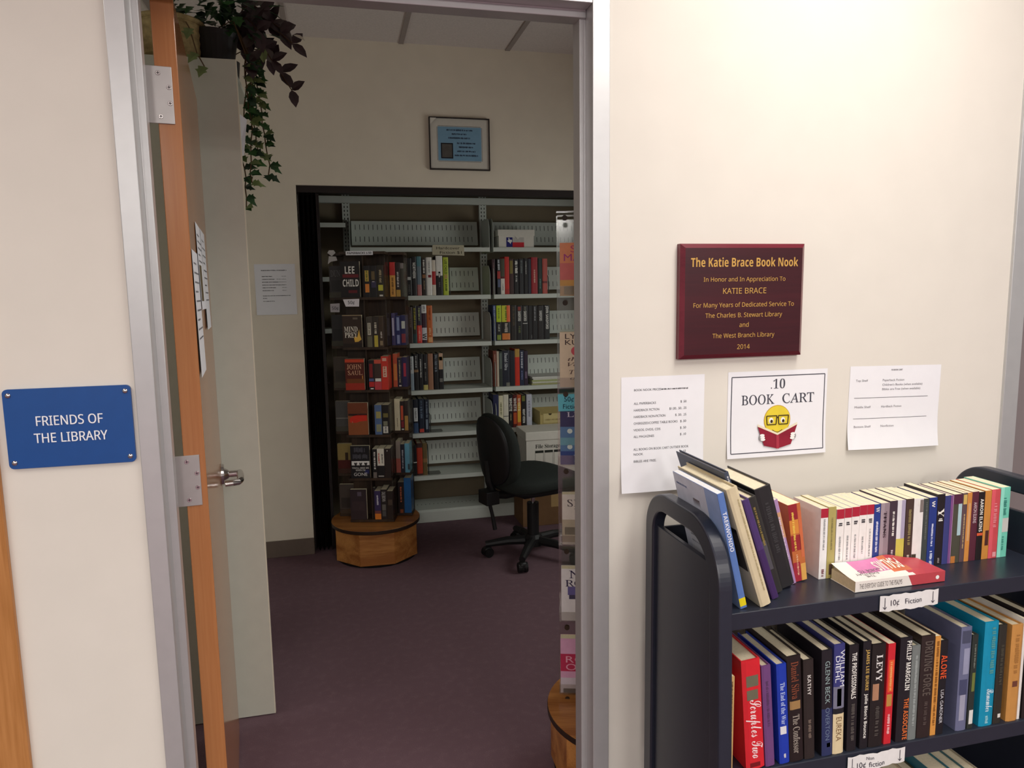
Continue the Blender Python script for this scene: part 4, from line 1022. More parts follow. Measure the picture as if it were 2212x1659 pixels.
# books on the bottom shelf, only their tops in view
for x, t_, h_, d_, c, ds in ((1.02, 0.03, 0.235, 0.16, (150, 96, 50), 'rust brown'), (1.055, 0.026, 0.225, 0.15, (206, 140, 60), 'orange'), (1.085, 0.05, 0.24, 0.17, (222, 205, 170), 'cream'), (1.14, 0.022, 0.23, 0.15, (60, 52, 50), 'dark grey'),
                             (1.166, 0.044, 0.235, 0.17, (196, 178, 150), 'beige'), (1.214, 0.03, 0.23, 0.16, (58, 66, 50), 'dark green'), (1.248, 0.05, 0.25, 0.18, (52, 112, 128), 'teal'), (1.302, 0.04, 0.24, 0.17, (70, 110, 116), 'grey teal'), (1.346, 0.03, 0.235, 0.16, (170, 160, 140), 'stone grey')):
    book('hardcover_book', ds + ' hardcover on the bottom cart shelf', 'books on the bottom shelf of the cart', (x, -0.345, 0.1755), t_, d_, h_, c, [], [], 'hard')

# ------------------------------------------------------------------ the nook: sheet, certificate, closet
t, fn = sheet('price_list', 'small white price sheet on the back wall of the nook', (-0.441, YB, 1.6835), 0.2159, 0.2794, 0.2, 0.004)
m = t
bars(m, INK, fn, 0.035, 0.17, -0.037, -0.032, 5)
for i, wd in enumerate((0.055, 0.065, 0.085, 0.12, 0.07, 0.06)):
    bars(m, INK, fn, 0.038, 0.038 + wd, -0.070 - 0.0155 * i, -0.0655 - 0.0155 * i, i)
    bars(m, M((150, 150, 155), 0.8, 0, 0.1, 0), fn, 0.165 - (0.05 if i in (1, 2) else 0.022), 0.167, -0.069 - 0.0155 * i, -0.0655 - 0.0155 * i, i + 20)
bars(m, INK, fn, 0.038, 0.185, -0.176, -0.172, 31); bars(m, INK, fn, 0.038, 0.06, -0.190, -0.186, 32); bars(m, INK, fn, 0.038, 0.10, -0.206, -0.202, 33)
m.fin()

ct = thing('framed_certificate', 'framed blue certificate in white mat above the shelf closet', 'picture', (0.546, YB, 2.213))
CW, CH = 0.351, 0.291
m = MB(); FR = M((42, 34, 34), 0.4, 0, 0.4, 0.05)
for b_ in ((0, CW, 0, 0.006), (0, CW, CH - 0.006, CH), (0, 0.006, 0.006, CH - 0.006), (CW - 0.006, CW, 0.006, CH - 0.006)):
    m.box(b_[0], b_[1], -0.02, 0, b_[2], b_[3], FR)
m.build('frame', ct)
m = MB(); m.box(0.006, CW - 0.006, -0.012, -0.004, 0.006, CH - 0.006, M((214, 210, 200), 0.7, 0, 0.2, 0.02)); m.build('mat', ct)
m = MB(); fn = lambda a, b, k=1: (a, -0.012 - 0.0006 * k, b)
BL = M((128, 168, 196), 0.7, 0, 0.2, 0.03); DB = M((60, 70, 92), 0.7, 0, 0.2, 0)
def rec(a0, a1, b0, b1, mt, k=1): m.face([fn(a0, b0, k), fn(a1, b0, k), fn(a1, b1, k), fn(a0, b1, k)], mt)
rec(0.050, 0.302, 0.052, 0.240, BL)
for i in range(32):
    a = 0.052 + i * 0.0078
    rec(a, a + 0.003, 0.046, 0.050, DB); rec(a, a + 0.003, 0.242, 0.246, DB)
for i in range(24):
    b = 0.054 + i * 0.0078
    rec(0.044, 0.048, b, b + 0.003, DB); rec(0.304, 0.308, b, b + 0.003, DB)
for a0, a1, b in ((0.10, 0.25, 0.218), (0.13, 0.22, 0.196), (0.11, 0.235, 0.174), (0.16, 0.265, 0.146), (0.17, 0.255, 0.124), (0.16, 0.265, 0.101), (0.145, 0.28, 0.078)):
    bars(m, DB, lambda x, y: fn(x, y, 2), a0, a1, b, b + 0.009, int(b * 1000))
rec(0.066, 0.136, 0.064, 0.150, M((40, 40, 46), 0.7, 0, 0.2, 0), 2); rec(0.072, 0.130, 0.070, 0.144, M((96, 92, 88), 0.7, 0, 0.2, 0.1), 3)
m.build('certificate', ct)
m = MB(); m.face([(0.007, -0.0215, CH - 0.006), (0.007, -0.0215, CH - 0.042), (0.042, -0.0215, CH - 0.006)], M((232, 228, 216), 0.5, 0, 0.3, 0.02))
m.face([(0.007, -0.0205, CH - 0.006), (0.042, -0.0205, CH - 0.006), (0.007, -0.0205, CH - 0.042)], M((232, 228, 216), 0.5, 0, 0.3, 0.02)); m.build('corner_protector', ct)

# folded accordion door at the left of the closet
ac = thing('accordion_door', 'dark brown accordion door folded at the closet side', 'door', (0, 0, 0))
m = MB(); ADM = M((40, 31, 30), 0.5, 0, 0.35, 0.1, 20)
n = 9; pts = [(-0.192 + 0.0122 * i, 2.668 + (0.085 if i % 2 else 0.0)) for i in range(n)]
for i in range(n - 1):
    (xa, ya), (xb, yb_) = pts[i], pts[i + 1]
    m.prism([(xa, ya), (xb, yb_), (xb + 0.004, yb_), (xa + 0.004, ya)], lambda x, y, z: (x, y, z), 0.012, 2.075, ADM)
m.box(-0.092, -0.080, 2.69, 2.76, 0.012, 2.075, ADM)
m.build('folded_panels', ac)
m = MB(); m.box(OX0, OX1, 2.672, 2.745, 2.078, OZ, ADM); m.build('top_track', ac)
m = MB(); m.cyl((-0.080, 2.73, 1.0), (-0.066, 2.73, 1.0), 0.008, 0.012, ADM, 12); m.build('pull', ac)

# steel shelving
SY0, SYP = 3.05, 3.315
sh = thing('steel_shelving', 'pale grey steel library shelving inside the closet', 'shelving', (0, 0, 0))
POSTX = [-0.835, 0.077, 0.985, 1.893]
for px in POSTX:
    m = MB(); m.box(px - 0.024, px + 0.024, SYP, SYP + 0.03, 0, 2.17, STEEL)
    for k in range(82):
        z = 0.12 + k * 0.025
        for sx in (-0.010, 0.010): m.box(px + sx - 0.0025, px + sx + 0.0025, SYP - 0.0008, SYP + 0.002, z, z + 0.013, STEELD)
    m.build('post', sh)
m = MB(); m.box(-0.85, 1.91, SYP - 0.02, SYP + 0.02, 2.10, 2.145, STEEL); m.build('top_rail', sh, bevel=0.003)
LV = [1.805, 1.501, 1.196, 0.889, 0.605, 0.319]
LV = [z - 0.004 for z in LV]
def bay_shelf(x0, x1, z, plate=True, ends=True):
    m = MB()
    m.box(x0, x1, SY0, SYP - 0.01, z - 0.004, z, STEEL)
    m.box(x0, x1, SY0 - 0.002, SY0 + 0.003, z - 0.028, z, STEEL)
    o = m.build('shelf', sh, bevel=0.001)
    if plate:
        m = MB()
        zb, zt, y0, y1 = z + 0.028, z + 0.185, SYP - 0.045, SYP - 0.015
        nrm = lambda a: y0 + (y1 - y0) * (a - zb) / (zt - zb)
        m.mesh([(x0 + 0.02, y0, zb), (x1 - 0.035, y0, zb), (x1 - 0.035, y1, zt), (x0 + 0.02, y1, zt)], [(0, 1, 2, 3)], STEEL)
        m.box(x0 + 0.02, x1 - 0.035, y1, y1 + 0.004, zb, zt, STEEL)
        k = 0
        x = x0 + 0.045
        while x < x1 - 0.06:
            for za in (zb + 0.022, zb + 0.100):
                zc = za + 0.034
                m.face([(x - 0.0016, nrm(za) - 0.0006, za), (x + 0.0016, nrm(za) - 0.0006, za), (x + 0.0016, nrm(zc) - 0.0006, zc), (x - 0.0016, nrm(zc) - 0.0006, zc)], STEELD)
            x += 0.0285
        m.build('slotted_back', o)
    if ends:
        for xe in (x0 + 0.001, x1 - 0.003):
            m = MB()
            pl = [(SYP - 0.005, z - 0.03), (SYP - 0.005, z + 0.19), (SY0 + 0.07, z + 0.19)]
            for i in range(9):
                a = PI / 2 * i / 8
                pl.append((SY0 + 0.07 - 0.07 * math.sin(a), z + 0.12 + 0.07 * math.cos(a)))
            pl.append((SY0, z - 0.03))
            m.prism(pl, lambda y, zz, x: (x, y, zz), xe, xe + 0.002, STEEL)
            m.build('end_bracket', o)
for i, z in enumerate(LV):
    bay_shelf(0.086, 0.974, z)
    bay_shelf(0.996, 1.884, z) if i < 5 else None
for z in (1.95, 1.62, 1.3): bay_shelf(-0.826, 0.066, z + 0.0, False, False)
m = MB()
m.prism([(3.037, 0), (3.037, 0.075), (3.05, 0.085), (SYP, 0.085), (SYP, 0)], lambda y, z, x: (x, y, z), 0.086, 1.30, STEEL)
x = 0.1
while x < 1.26:
    m.face([(x - 0.003, 3.17, 0.0856), (x + 0.003, 3.17, 0.0856), (x + 0.003, 3.18, 0.0856), (x - 0.003, 3.18, 0.0856)], STEELD); x += 0.028
m.build('base_shelf', sh, bevel=0.004)

LS = [LV[1], LV[2], LV[3], LV[4], LV[5]]
book_row(NL1, 3.075, LS[0], 'books in the left bay', 'left bay, highest book row', 0.15)
book_row(NL2, 3.075, LS[1], 'books in the left bay', 'left bay, second book row', 0.15)
book_row(NL3, 3.075, LS[2], 'books in the left bay', 'left bay, third book row', 0.15)
book_row(NL4, 3.075, LS[3], 'books in the left bay', 'left bay, fourth book row', 0.15)
book_row(NL5, 3.075, LS[4], 'books in the left bay', 'left bay, lowest book row', 0.15)
book_row(NR1, 3.075, LS[0], 'books in the right bay', 'right bay, highest book row', 0.15)
book_row(NR2, 3.075, LS[1], 'books in the right bay', 'right bay, second book row', 0.15)
book_row(NR3, 3.075, LS[2], 'books in the right bay', 'right bay, third book row', 0.15)
book_row(NR4, 3.075, LS[3], 'books in the right bay', 'right bay, fourth book row', 0.15)
# bookends
def bookend(x, z, lab, h_=0.16, tall=True):
    t = thing('bookend', lab, 'bookend', (x, 3.07, z), (0, 0, 0), 'wire bookends on the steel shelves')
    m = MB(); G_ = M((52, 54, 52), 0.5, 0.2, 0.4, 0.03); m.prism([(0.0, 0.0), (0.07, 0.0), (0.085, 0.02), (0.085, 0.10), (0.0, 0.10)], lambda a, b, zz: (a, b, zz), 0.0005, 0.002, M((120, 122, 116), 0.5, 0.2, 0.4, 0.03)); m.build('foot', t)
    m = MB(); m.tube([(0.002, 0.005, 0.001), (-0.001, 0.005, h_ * 0.9), (-0.001, 0.02, h_), (-0.001, 0.08, h_), (-0.001, 0.095, h_ * 0.9), (0.002, 0.095, 0.001)], 0.0028, G_, 8); m.build('upright', t)
def end_of(r): return r[-1][0] + r[-1][1] + 0.006
bookend(end_of(NL1), LS[0], 'black wire bookend beside the lime green hardcover', 0.2)
bookend(end_of(NL4), LS[3], 'black bookend ending the left bay fourth row', 0.12)
bookend(end_of(NL5), LS[4], 'black bookend ending the left bay lowest row', 0.2)
bookend(end_of(NR1), LS[0], 'black bookend ending the right bay highest row', 0.12)
# things on the shelves of the right bay
t = thing('shoe_box', 'white shoe box with flag print on the top right shelf', 'box', (1.034, 3.075, LV[0]))
m = MB(); BXW = M((226, 222, 212), 0.7, 0, 0.2, 0.02)
m.box(0, 0.249, -0.004, 0.154, 0.076, 0.116, BXW); m.face([(0.112, -0.0045, 0.077), (0.132, -0.0045, 0.052), (0.156, -0.0045, 0.077)], BXW); m.build('lid', t, bevel=0.002)
m = MB(); m.box(0.006, 0.243, 0, 0.15, 0, 0.082, BXW); fn = lambda a, b, k=1: (a, -0.0008 * k, b)
def rec2(a0, a1, b0, b1, mt, k=1): m.face([fn(a0, b0, k), fn(a1, b0, k), fn(a1, b1, k), fn(a0, b1, k)], mt)
NB = M((42, 40, 120), 0.6, 0, 0.2, 0.04); RD = M((208, 48, 60), 0.6, 0, 0.2, 0.04)
rec2(0.056, 0.098, 0.004, 0.066, NB); rec2(0.098, 0.176, 0.002, 0.034, RD); rec2(0.098, 0.176, 0.034, 0.066, M((196, 192, 186), 0.7))
tx = [(0.062, 0.046), (0.070, 0.046), (0.070, 0.062), (0.077, 0.062), (0.077, 0.052), (0.094, 0.050), (0.095, 0.040), (0.086, 0.030), (0.085, 0.022), (0.078, 0.030), (0.073, 0.036), (0.068, 0.036)]
m.face([fn(a, b, 2) for a, b in tx], WHT)
m.build('box_body', t)
t = thing('paper_stack', 'stack of loose booklets lying on the right bay shelf', 'papers', (1.248, 3.06, LV[3]))
for i, (dx, dy, c) in enumerate(((0, 0, (170, 170, 120)), (0.006, 0.004, (214, 214, 200)), (0.002, 0.002, (176, 184, 130)), (0.012, 0.006, (220, 220, 210)), (0.004, 0.0, (225, 225, 218)))):
    m = MB(); m.box(dx, dx + 0.30, dy, dy + 0.215, 0.0005 + 0.011 * i, 0.0110 + 0.011 * i, M(c, 0.8, 0, 0.1, 0.04, 80)); m.build('booklet', t)
TN = M((190, 172, 116), 0.8, 0, 0.1, 0.03)
m = MB(); m.box(0, 0.30, 0, 0.004, 0, 0.076, TN); m.box(0, 0.004, 0.004, 0.2, 0, 0.098, TN); m.box(0.296, 0.30, 0.004, 0.2, 0, 0.098, TN); m.box(0.004, 0.296, 0.196, 0.2, 0, 0.098, TN); m.box(0.004, 0.296, 0.004, 0.196, 0, 0.004, TN)
m.box(0.022, 0.30, -0.003, 0, 0.018, 0.084, M((208, 192, 138), 0.8, 0, 0.1, 0.03))
m.face([(0.07 + 0.012 * math.cos(PI + PI * k / 10), -0.0036, 0.084 + 0.012 * math.sin(PI + PI * k / 10)) for k in range(11)], M((70, 60, 40), 0.8))
bars(m, M((160, 140, 90), 0.8), lambda a, b: (a, -0.0037, b), 0.035, 0.15, 0.036, 0.046, 4)
tag(m.build('card_box', None, (1.305, 3.065, LV[4])), 'open tan cardboard box beside the lilac book', 'box')
# file boxes right of the chair
t = thing('cardboard_box', 'brown cardboard box on the floor under the file box', 'box', (1.10, 2.77, 0))
CB = M((122, 92, 66), 0.8, 0, 0.1, 0.05, 30)
m = MB(); m.box(0, 0.42, 0, 0.24, 0, 0.325, CB); m.build('box_body', t, bevel=0.003)
m = MB(); m.box(0.19, 0.24, -0.001, 0.241, 0.12, 0.326, M((176, 146, 100), 0.4, 0, 0.4, 0.03)); m.build('packing_tape', t)
t = thing('file_storage_box', 'white file storage box with lid behind the chair', 'box', (1.128, 2.79, 0.3265))
m = MB(); m.box(0, 0.392, -0.006, 0.246, 0.236, 0.292, BXW); m.build('lid', t, bevel=0.004)
m = MB(); m.box(0.006, 0.386, 0, 0.24, 0, 0.26, BXW); fn = lambda a, b, k=1: (a, -0.0008 * k, b); bk_ = M((52, 54, 50), 0.7, 0, 0.1, 0)
text_line(m, 'File Storage', 'serif', bk_, fn, 0.065, 0.183, 0.026, 'l', 0.165)
for i in range(4):
    a = 0.064 + i * 0.063
    m.face([fn(a, 0.152), fn(a + 0.056, 0.152), fn(a + 0.056, 0.168), fn(a, 0.168)], bk_)
    m.face([fn(a, 0.06), fn(a + 0.0012, 0.06), fn(a + 0.0012, 0.152), fn(a, 0.152)], bk_); m.face([fn(a + 0.0548, 0.06), fn(a + 0.056, 0.06), fn(a + 0.056, 0.152), fn(a + 0.0548, 0.152)], bk_)
m.build('box_body', t)
# shelf sign
m = MB(); m.mesh([(0, -0.001, 0.006), (0.206, -0.001, 0), (0.205, -0.001, 0.066), (0.002, -0.001, 0.068)], [(0, 1, 2, 3)], M((190, 184, 160), 0.8, 0, 0.1, 0.03))
fn = lambda a, b: (a, -0.0018, b); ik = M((70, 64, 56), 0.8)
text_line(m, 'Hardcover', 'sans', ik, fn, 0.024, 0.040, 0.017, 'l', 0.15); text_line(m, 'Fiction $1', 'sans', ik, fn, 0.046, 0.012, 0.017, 'l', 0.14)
tag(m.build('shelf_label', None, (0.598, SY0 - 0.004, 1.748)), 'hand lettered grey paper sign on the top shelf edge', 'label')

# ------------------------------------------------------------------ the two spinning racks
TZ = [1.494, 1.22, 0.981, 0.727, 0.478, 0.236]
def spinner(label, cx, cy, rotd, pan):
    r = thing('book_spinner', label, 'book rack', (cx, cy, 0), (0, 0, math.radians(rotd)))
    m = MB()
    oc = [(0.246 * math.cos(math.radians(22.5 + 45 * k)), 0.246 * math.sin(math.radians(22.5 + 45 * k))) for k in range(8)]
    m.prism(oc, lambda x, y, z: (x, y, z), 0.012, 0.195, OAK); b = m.build('base', r, bevel=0.002)
    b.rotation_euler = (0, 0, math.radians(-rotd - 2))
    m = MB(); m.lathe([(0.23, 0.0), (0.235, 0.012)], (0, 0, 0), BLACK, 24); m.build('glide_ring', r)
    m = MB(); m.lathe([(0.250, 0.195), (0.254, 0.199), (0.254, 0.214), (0.252, 0.217)], (0, 0, 0), M((46, 32, 24), 0.4), 64); m.build('edge_band', r)
    m = MB(); m.lathe([(0.001, 0.2165), (0.2525, 0.2165), (0.2525, 0.219), (0.001, 0.219)], (0, 0, 0), OAK, 64); m.build('turntable_top', r)
    FOOT = [(-0.125, 0.125, -0.097, 0.018), (-0.215, 0.212, 0.018, 0.128), (-0.120, 0.120, 0.128, 0.222)]
    for z in TZ + [1.741]:
        m = MB()
        for f in FOOT: m.box(f[0], f[1], f[2], f[3], z - (0.014 if pan is DARKW else 0.005), z, pan)
        if pan is not DARKW:
            for kx in (-0.19, -0.14, -0.09, 0.0, 0.09): m.cyl((kx, 0.019 if abs(kx) > 0.12 else -0.098, z - 0.02), (kx, 0.012 if abs(kx) > 0.12 else -0.104, z - 0.02), 0.008, 0.008, DARKW, 12)
        m.build('tier_shelf', r)
    m = MB()
    z0, z1 = TZ[-1], 1.727
    m.box(-0.004, 0.002, -0.080, 0.018, z0, z1, pan)
    m.box(-0.125, 0.125, 0.012, 0.018, z0, z1, pan)
    m.box(-0.215, 0.212, 0.122, 0.128, z0, z1, pan)
    m.box(-0.006, 0.0, 0.128, 0.222, z0, z1, pan)
    m.box(0.121, 0.125, 0.018, 0.122, z0, z1, pan)
    m.box(-0.125, -0.121, 0.018, 0.122, z0, z1, pan)
    m.build('dividers', r)
    m = MB()
    m.box(0.122, 0.125, -0.097, 0.012, z0, z1, CLEAR); m.box(0.209, 0.212, 0.018, 0.122, z0, z1, CLEAR)
    m.box(-0.215, -0.212, 0.018, 0.122, z0, z1, CLEAR)
    m.build('acrylic_sides', r)
    for z in TZ:
        m = MB(); m.box(-0.215, -0.125, 0.015, 0.0175, z, z + 0.03, CLEAR); m.build('acrylic_lip', r)
    return r
S1X, S1Y, S1R = 0.160, 2.556, -14.0
S2X, S2Y, S2R = 0.832, 0.402, -18.0
sp1 = spinner('book spinner on an octagonal oak base before the closet', S1X, S1Y, S1R, DARKW)
sp2 = spinner('book spinner cut off by the right door jamb', S2X, S2Y, S2R, CLEAR)
m = MB(); m.box(-0.085, 0.062, -0.1005, -0.0985, 1.722, 1.744, PAPER)
text_line(m, 'PAPERBACKS $.50', 'bold', BLACK, lambda a, b: (a, -0.1011, b), -0.0115, 1.7275, 0.011, 'c', 0.132)
tag(m.build('rack_sign', None, (S1X, S1Y, 0), (0, 0, math.radians(S1R))), 'small white price strip on the top of the spinner', 'label')
for lab, x0, x1, y, z0, z1, tilt, c in (('white hand lettered price tag on the spinner front', -0.112, -0.022, -0.099, 1.444, 1.486, 3, (232, 226, 230)), ('grey hand lettered price tag on the spinner left side', -0.212, -0.158, 0.013, 1.412, 1.462, 0, (190, 184, 188))):
    m = MB(); m.mesh([(x0, y, z1 - 0.002), (x1, y, z1), (x1 - 0.003, y, z0), (x0 + 0.014 * (tilt > 0), y, z0 + 0.001)], [(0, 1, 2, 3)], M(c, 0.8, 0, 0.1, 0.02))
    text_line(m, '50¢', 'sans', INK, lambda a, b: (a, y - 0.0007, b), (x0 + x1) / 2, z0 + 0.014, 0.019, 'c')
    tag(m.build('price_tag', None, (S1X, S1Y, 0), (0, 0, math.radians(S1R))), lab, 'label')

m = MB(); PG = M((196, 192, 190), 0.8, 0, 0.1, 0.03)
m.mesh([(-0.214, 0.010, 1.680), (-0.206, 0.009, 1.724), (-0.166, 0.009, 1.722), (-0.160, 0.011, 1.700), (-0.196, 0.0095, 1.694)], [(0, 4, 1), (4, 3, 2, 1)], PG)
m.mesh([(-0.214, 0.010, 1.742), (-0.205, 0.012, 1.757), (-0.178, 0.012, 1.757), (-0.168, 0.010, 1.742), (-0.190, 0.012, 1.7235)], [(0, 3, 2, 1), (0, 4, 3)], PG)
tag(m.build('folded_card', None, (S1X, S1Y, 0), (0, 0, math.radians(S1R))), 'torn grey white card tucked on the far spinner top left', 'card')

TN_ = ['highest', 'second', 'third', 'fourth', 'fifth', 'lowest']
def on_rack(S, lx, ly, z, rz=0.0):
    a = math.radians(S[2])
    return (S[0] + lx * math.cos(a) - ly * math.sin(a), S[1] + lx * math.sin(a) + ly * math.cos(a), z + 0.0006), a + rz
S1 = (S1X, S1Y, S1R); S2 = (S2X, S2Y, S2R)
K = (30, 27, 29); W = (236, 232, 224)
def face_out(S, tier, lx, ly, w_, h_, t_, base, label, recs, txt, grp, pages=None, zoff=0.0):
    # spine to the left, front cover towards the viewer: the book is turned a quarter turn
    loc, rz = on_rack(S, lx, ly + t_, TZ[tier] + zoff, -PI / 2)
    book('paperback_book', label, grp, loc, t_, w_, h_, base, [], [], 'paper', 0.0, rz, pages, (1, recs, txt))
def spine_out(S, tier, lx, ly, items, where, grp):
    x = lx
    for (w_, h_, base, zones, texts, desc) in items:
        loc, rz = on_rack(S, x, ly, TZ[tier])
        book('paperback_book', desc + ', ' + where, grp, loc, w_, 0.103, h_, base, zones, texts, 'paper', 0.0, rz)
        x += w_ + 0.0008
G1 = 'paperbacks on the far spinner'
flame = [(0.58, 0.28), (0.66, 0.36), (0.74, 0.30), (0.86, 0.55), (0.90, 0.36), (0.97, 0.24), (0.80, 0.17), (0.62, 0.16)]
face_out(S1, 0, -0.122, -0.0955, 0.106, 0.195, 0.026, (34, 28, 30), 'black paperback with white name over red bands, cover outward', [(0.12, 0.95, 0.55, 0.64, (112, 34, 40)), (0.4, 0.85, 0.12, 0.2, (104, 30, 36))],
         [('LEE', 'bold', 0.25, 0.75, 0.66, 0.86, W), ('CHILD', 'bold', 0.12, 0.94, 0.30, 0.50, W)], G1)
face_out(S1, 1, -0.122, -0.0955, 0.106, 0.178, 0.026, (58, 42, 34), 'brown paperback with white title and yellow flame, cover outward', [(0, 1, 0.97, 1, (150, 130, 100)), (0, 1, 0, 0.12, (40, 28, 24)), (flame, (240, 190, 80)), (0.55, 0.8, 0.86, 0.92, (110, 98, 84))],
         [('MIND', 'serif', 0.08, 0.78, 0.48, 0.64, (238, 230, 215)), ('PREY', 'serif', 0.10, 0.76, 0.30, 0.46, (238, 230, 215))], G1)
face_out(S1, 2, -0.118, -0.0955, 0.106, 0.176, 0.024, (92, 34, 24), 'rust red paperback with pale name, cover outward', [(0, 1, 0.88, 0.98, (205, 70, 40)), (0, 1, 0.0, 0.22, (170, 50, 34)), (0.08, 1, 0.22, 0.36, (120, 66, 30)), (0.88, 0.92, 0.34, 0.46, (225, 160, 70))],
         [('JOHN', 'roman', 0.1, 0.86, 0.66, 0.82, (225, 175, 140)), ('SAUL', 'roman', 0.14, 0.90, 0.48, 0.62, (225, 175, 140))], G1)
car = [(0.08, 0.46), (0.12, 0.54), (0.3, 0.6), (0.5, 0.63), (0.95, 0.62), (0.95, 0.44), (0.6, 0.42), (0.4, 0.38), (0.12, 0.38)]
face_out(S1, 3, -0.114, -0.0955, 0.112, 0.182, 0.026, (150, 84, 48), 'orange brown paperback with red car, cover outward', [(0, 1, 0.66, 1, (120, 62, 38)), (0.02, 0.96, 0.6, 0.66, (44, 26, 24)), (car, (215, 52, 36)), (0.2, 0.24, 0.38, 0.42, (255, 225, 180))], [], G1)
h3 = []
for q in (0.26, 0.52, 0.79):
    h3.append(([(q, 0.36), (q - 0.085, 0.45), (q - 0.06, 0.49), (q, 0.465), (q + 0.06, 0.49), (q + 0.085, 0.45)], (30, 28, 30)))
face_out(S1, 4, -0.110, -0.0955, 0.108, 0.186, 0.024, (32, 30, 34), 'black paperback with three hearts on white band, cover outward', [(0.05, 0.98, 0.40, 0.53, (235, 232, 228))] + h3 + [(0.72, 0.95, 0.14, 0.26, (44, 46, 96))],
         [('', 'sans', 0.2, 0.8, 0.80, 0.95, (84, 82, 90)), ('', 'sans', 0.12, 0.92, 0.60, 0.74, (84, 82, 90)), ("YOU'LL MISS ME", 'bold', 0.06, 0.94, 0.29, 0.345, (205, 200, 196)), ("WHEN I'M", 'bold', 0.25, 0.75, 0.22, 0.275, (205, 200, 196)), ('GONE', 'sans', 0.15, 0.85, 0.07, 0.17, (225, 222, 218))], G1)
face_out(S1, 5, -0.122, -0.0955, 0.092, 0.176, 0.024, (56, 44, 48), 'dark plum paperback by a pale page edge, cover outward', [(0.45, 0.7, 0.78, 0.92, (96, 84, 98)), (0.1, 0.9, 0.3, 0.6, (64, 50, 52))], [], G1)
loc, rz = on_rack(S1, -0.006, -0.070, TZ[5], PI)
book('paperback_book', 'paperback showing its pale page edge, lowest spinner tier', G1, loc, 0.021, 0.024, 0.178, (50, 40, 42), [], [], 'paper', 0.0, rz - PI, (205, 200, 172))
# spines of the front bay
wf = 'far spinner front, %s tier'
spine_out(S1, 0, 0.006, -0.0955, [(0.034, 0.170, K, [(0.5, 0.85, (205, 170, 80), 0.2, 0.8), (0.15, 0.42, (230, 140, 60), 0.2, 0.85)], [('GHOST', 0.84, 0.52, 'bold', (90, 110, 40), 0.4)], 'black paperback with yellow and orange blocks'),
    (0.037, 0.170, K, [(0.55, 0.82, (110, 92, 60), 0.2, 0.7), (0.3, 0.5, (60, 54, 84), 0.15, 0.85)], [('POINT', 0.50, 0.45, 'bold', (220, 210, 210), 0.6)], 'black paperback with dull gold name'),
    (0.037, 0.172, (48, 42, 32), [(0.2, 0.38, (200, 195, 70), 0.15, 0.85), (0.02, 0.07, (220, 215, 205), 0.3, 0.8)], [('DARK', 0.85, 0.45, 'bold', (180, 165, 130), 0.5)], 'dark paperback with yellow patch')], wf % TN_[0], G1)
spine_out(S1, 1, 0.008, -0.0955, [(0.034, 0.166, (72, 64, 56), [(0.4, 0.8, (215, 210, 190), 0.25, 0.75), (0, 0.36, (110, 106, 84), 0.2, 0.9)], [('HUNTER', 0.79, 0.42, 'sans', (120, 110, 90), 0.4)], 'grey brown paperback with cream label'),
    (0.034, 0.168, (52, 44, 36), [(0.0, 0.38, (200, 180, 70), 0.25, 0.85)], [('STORM', 0.8, 0.42, 'bold', (220, 212, 190), 0.5)], 'dark brown paperback with yellow foot'),
    (0.026, 0.168, (70, 54, 40), [(0.05, 0.2, (150, 130, 100), 0.2, 0.8)], [('NOON', 0.5, 0.3, 'bold', (210, 200, 190), 0.5)], 'narrow brown paperback')], wf % TN_[1], G1)
spine_out(S1, 2, 0.010, -0.0955, [(0.033, 0.166, (36, 28, 30), [(0.42, 0.88, (140, 36, 40), 0.2, 0.75), (0.1, 0.27, (200, 45, 45), 0.1, 0.95), (0.02, 0.06, W, 0.3, 0.8), (0.29, 0.38, (90, 100, 150), 0.1, 0.9)], [], 'black paperback with red lettered strip'),
    (0.038, 0.168, (72, 52, 46), [(0.87, 1, (215, 90, 70)), (0.28, 0.38, W, 0.1, 0.95), (0, 0.27, (205, 72, 78))], [], 'brown paperback with red ends and white label'),
    (0.038, 0.186, (218, 58, 44), [(0.86, 0.95, (235, 180, 160), 0.2, 0.8), (0.38, 0.7, (235, 205, 180), 0.25, 0.8)], [('FUGITIVE', 0.69, 0.4, 'bold', (200, 60, 40), 0.4)], 'bright scarlet paperback')], wf % TN_[2], G1)
spine_out(S1, 3, 0.036, -0.0955, [(0.039, 0.168, (88, 112, 154), [(0.55, 0.78, (170, 160, 100), 0.2, 0.9), (0.1, 0.35, (150, 150, 120), 0.2, 0.9)], [], 'blue paperback with mustard patches'),
    (0.039, 0.168, K, [(0.58, 0.72, (120, 110, 60), 0.2, 0.9), (0.05, 0.28, (225, 222, 212), 0.15, 0.85), (0.3, 0.45, (130, 130, 110), 0.2, 0.8)], [('AFTER', 0.26, 0.08, 'bold', (110, 110, 110), 0.4)], 'black paperback with white foot label')], wf % TN_[3], G1)
spine_out(S1, 4, 0.012, -0.0955, [(0.028, 0.166, K, [(0, 0.2, (120, 110, 104), 0.15, 0.85)], [('WITHOUT MERCY', 0.9, 0.28, 'bold', W, 0.5)], 'black paperback with white vertical title'),
    (0.039, 0.168, (34, 30, 32), [(0.42, 1, (232, 226, 210)), (0.04, 0.08, (170, 165, 160), 0.1, 0.9)], [('MIRANDA', 0.85, 0.5, 'bold', (200, 60, 50), 0.3, 0.25), ('GARNER', 0.82, 0.5, 'bold', (60, 54, 54), 0.3, 0.72)], 'white over black paperback with red title'),
    (0.035, 0.168, (46, 36, 34), [], [('Q', 0.95, 0.9, 'bold', W, 0.2)], 'dark brown plain paperback')], wf % TN_[4], G1)
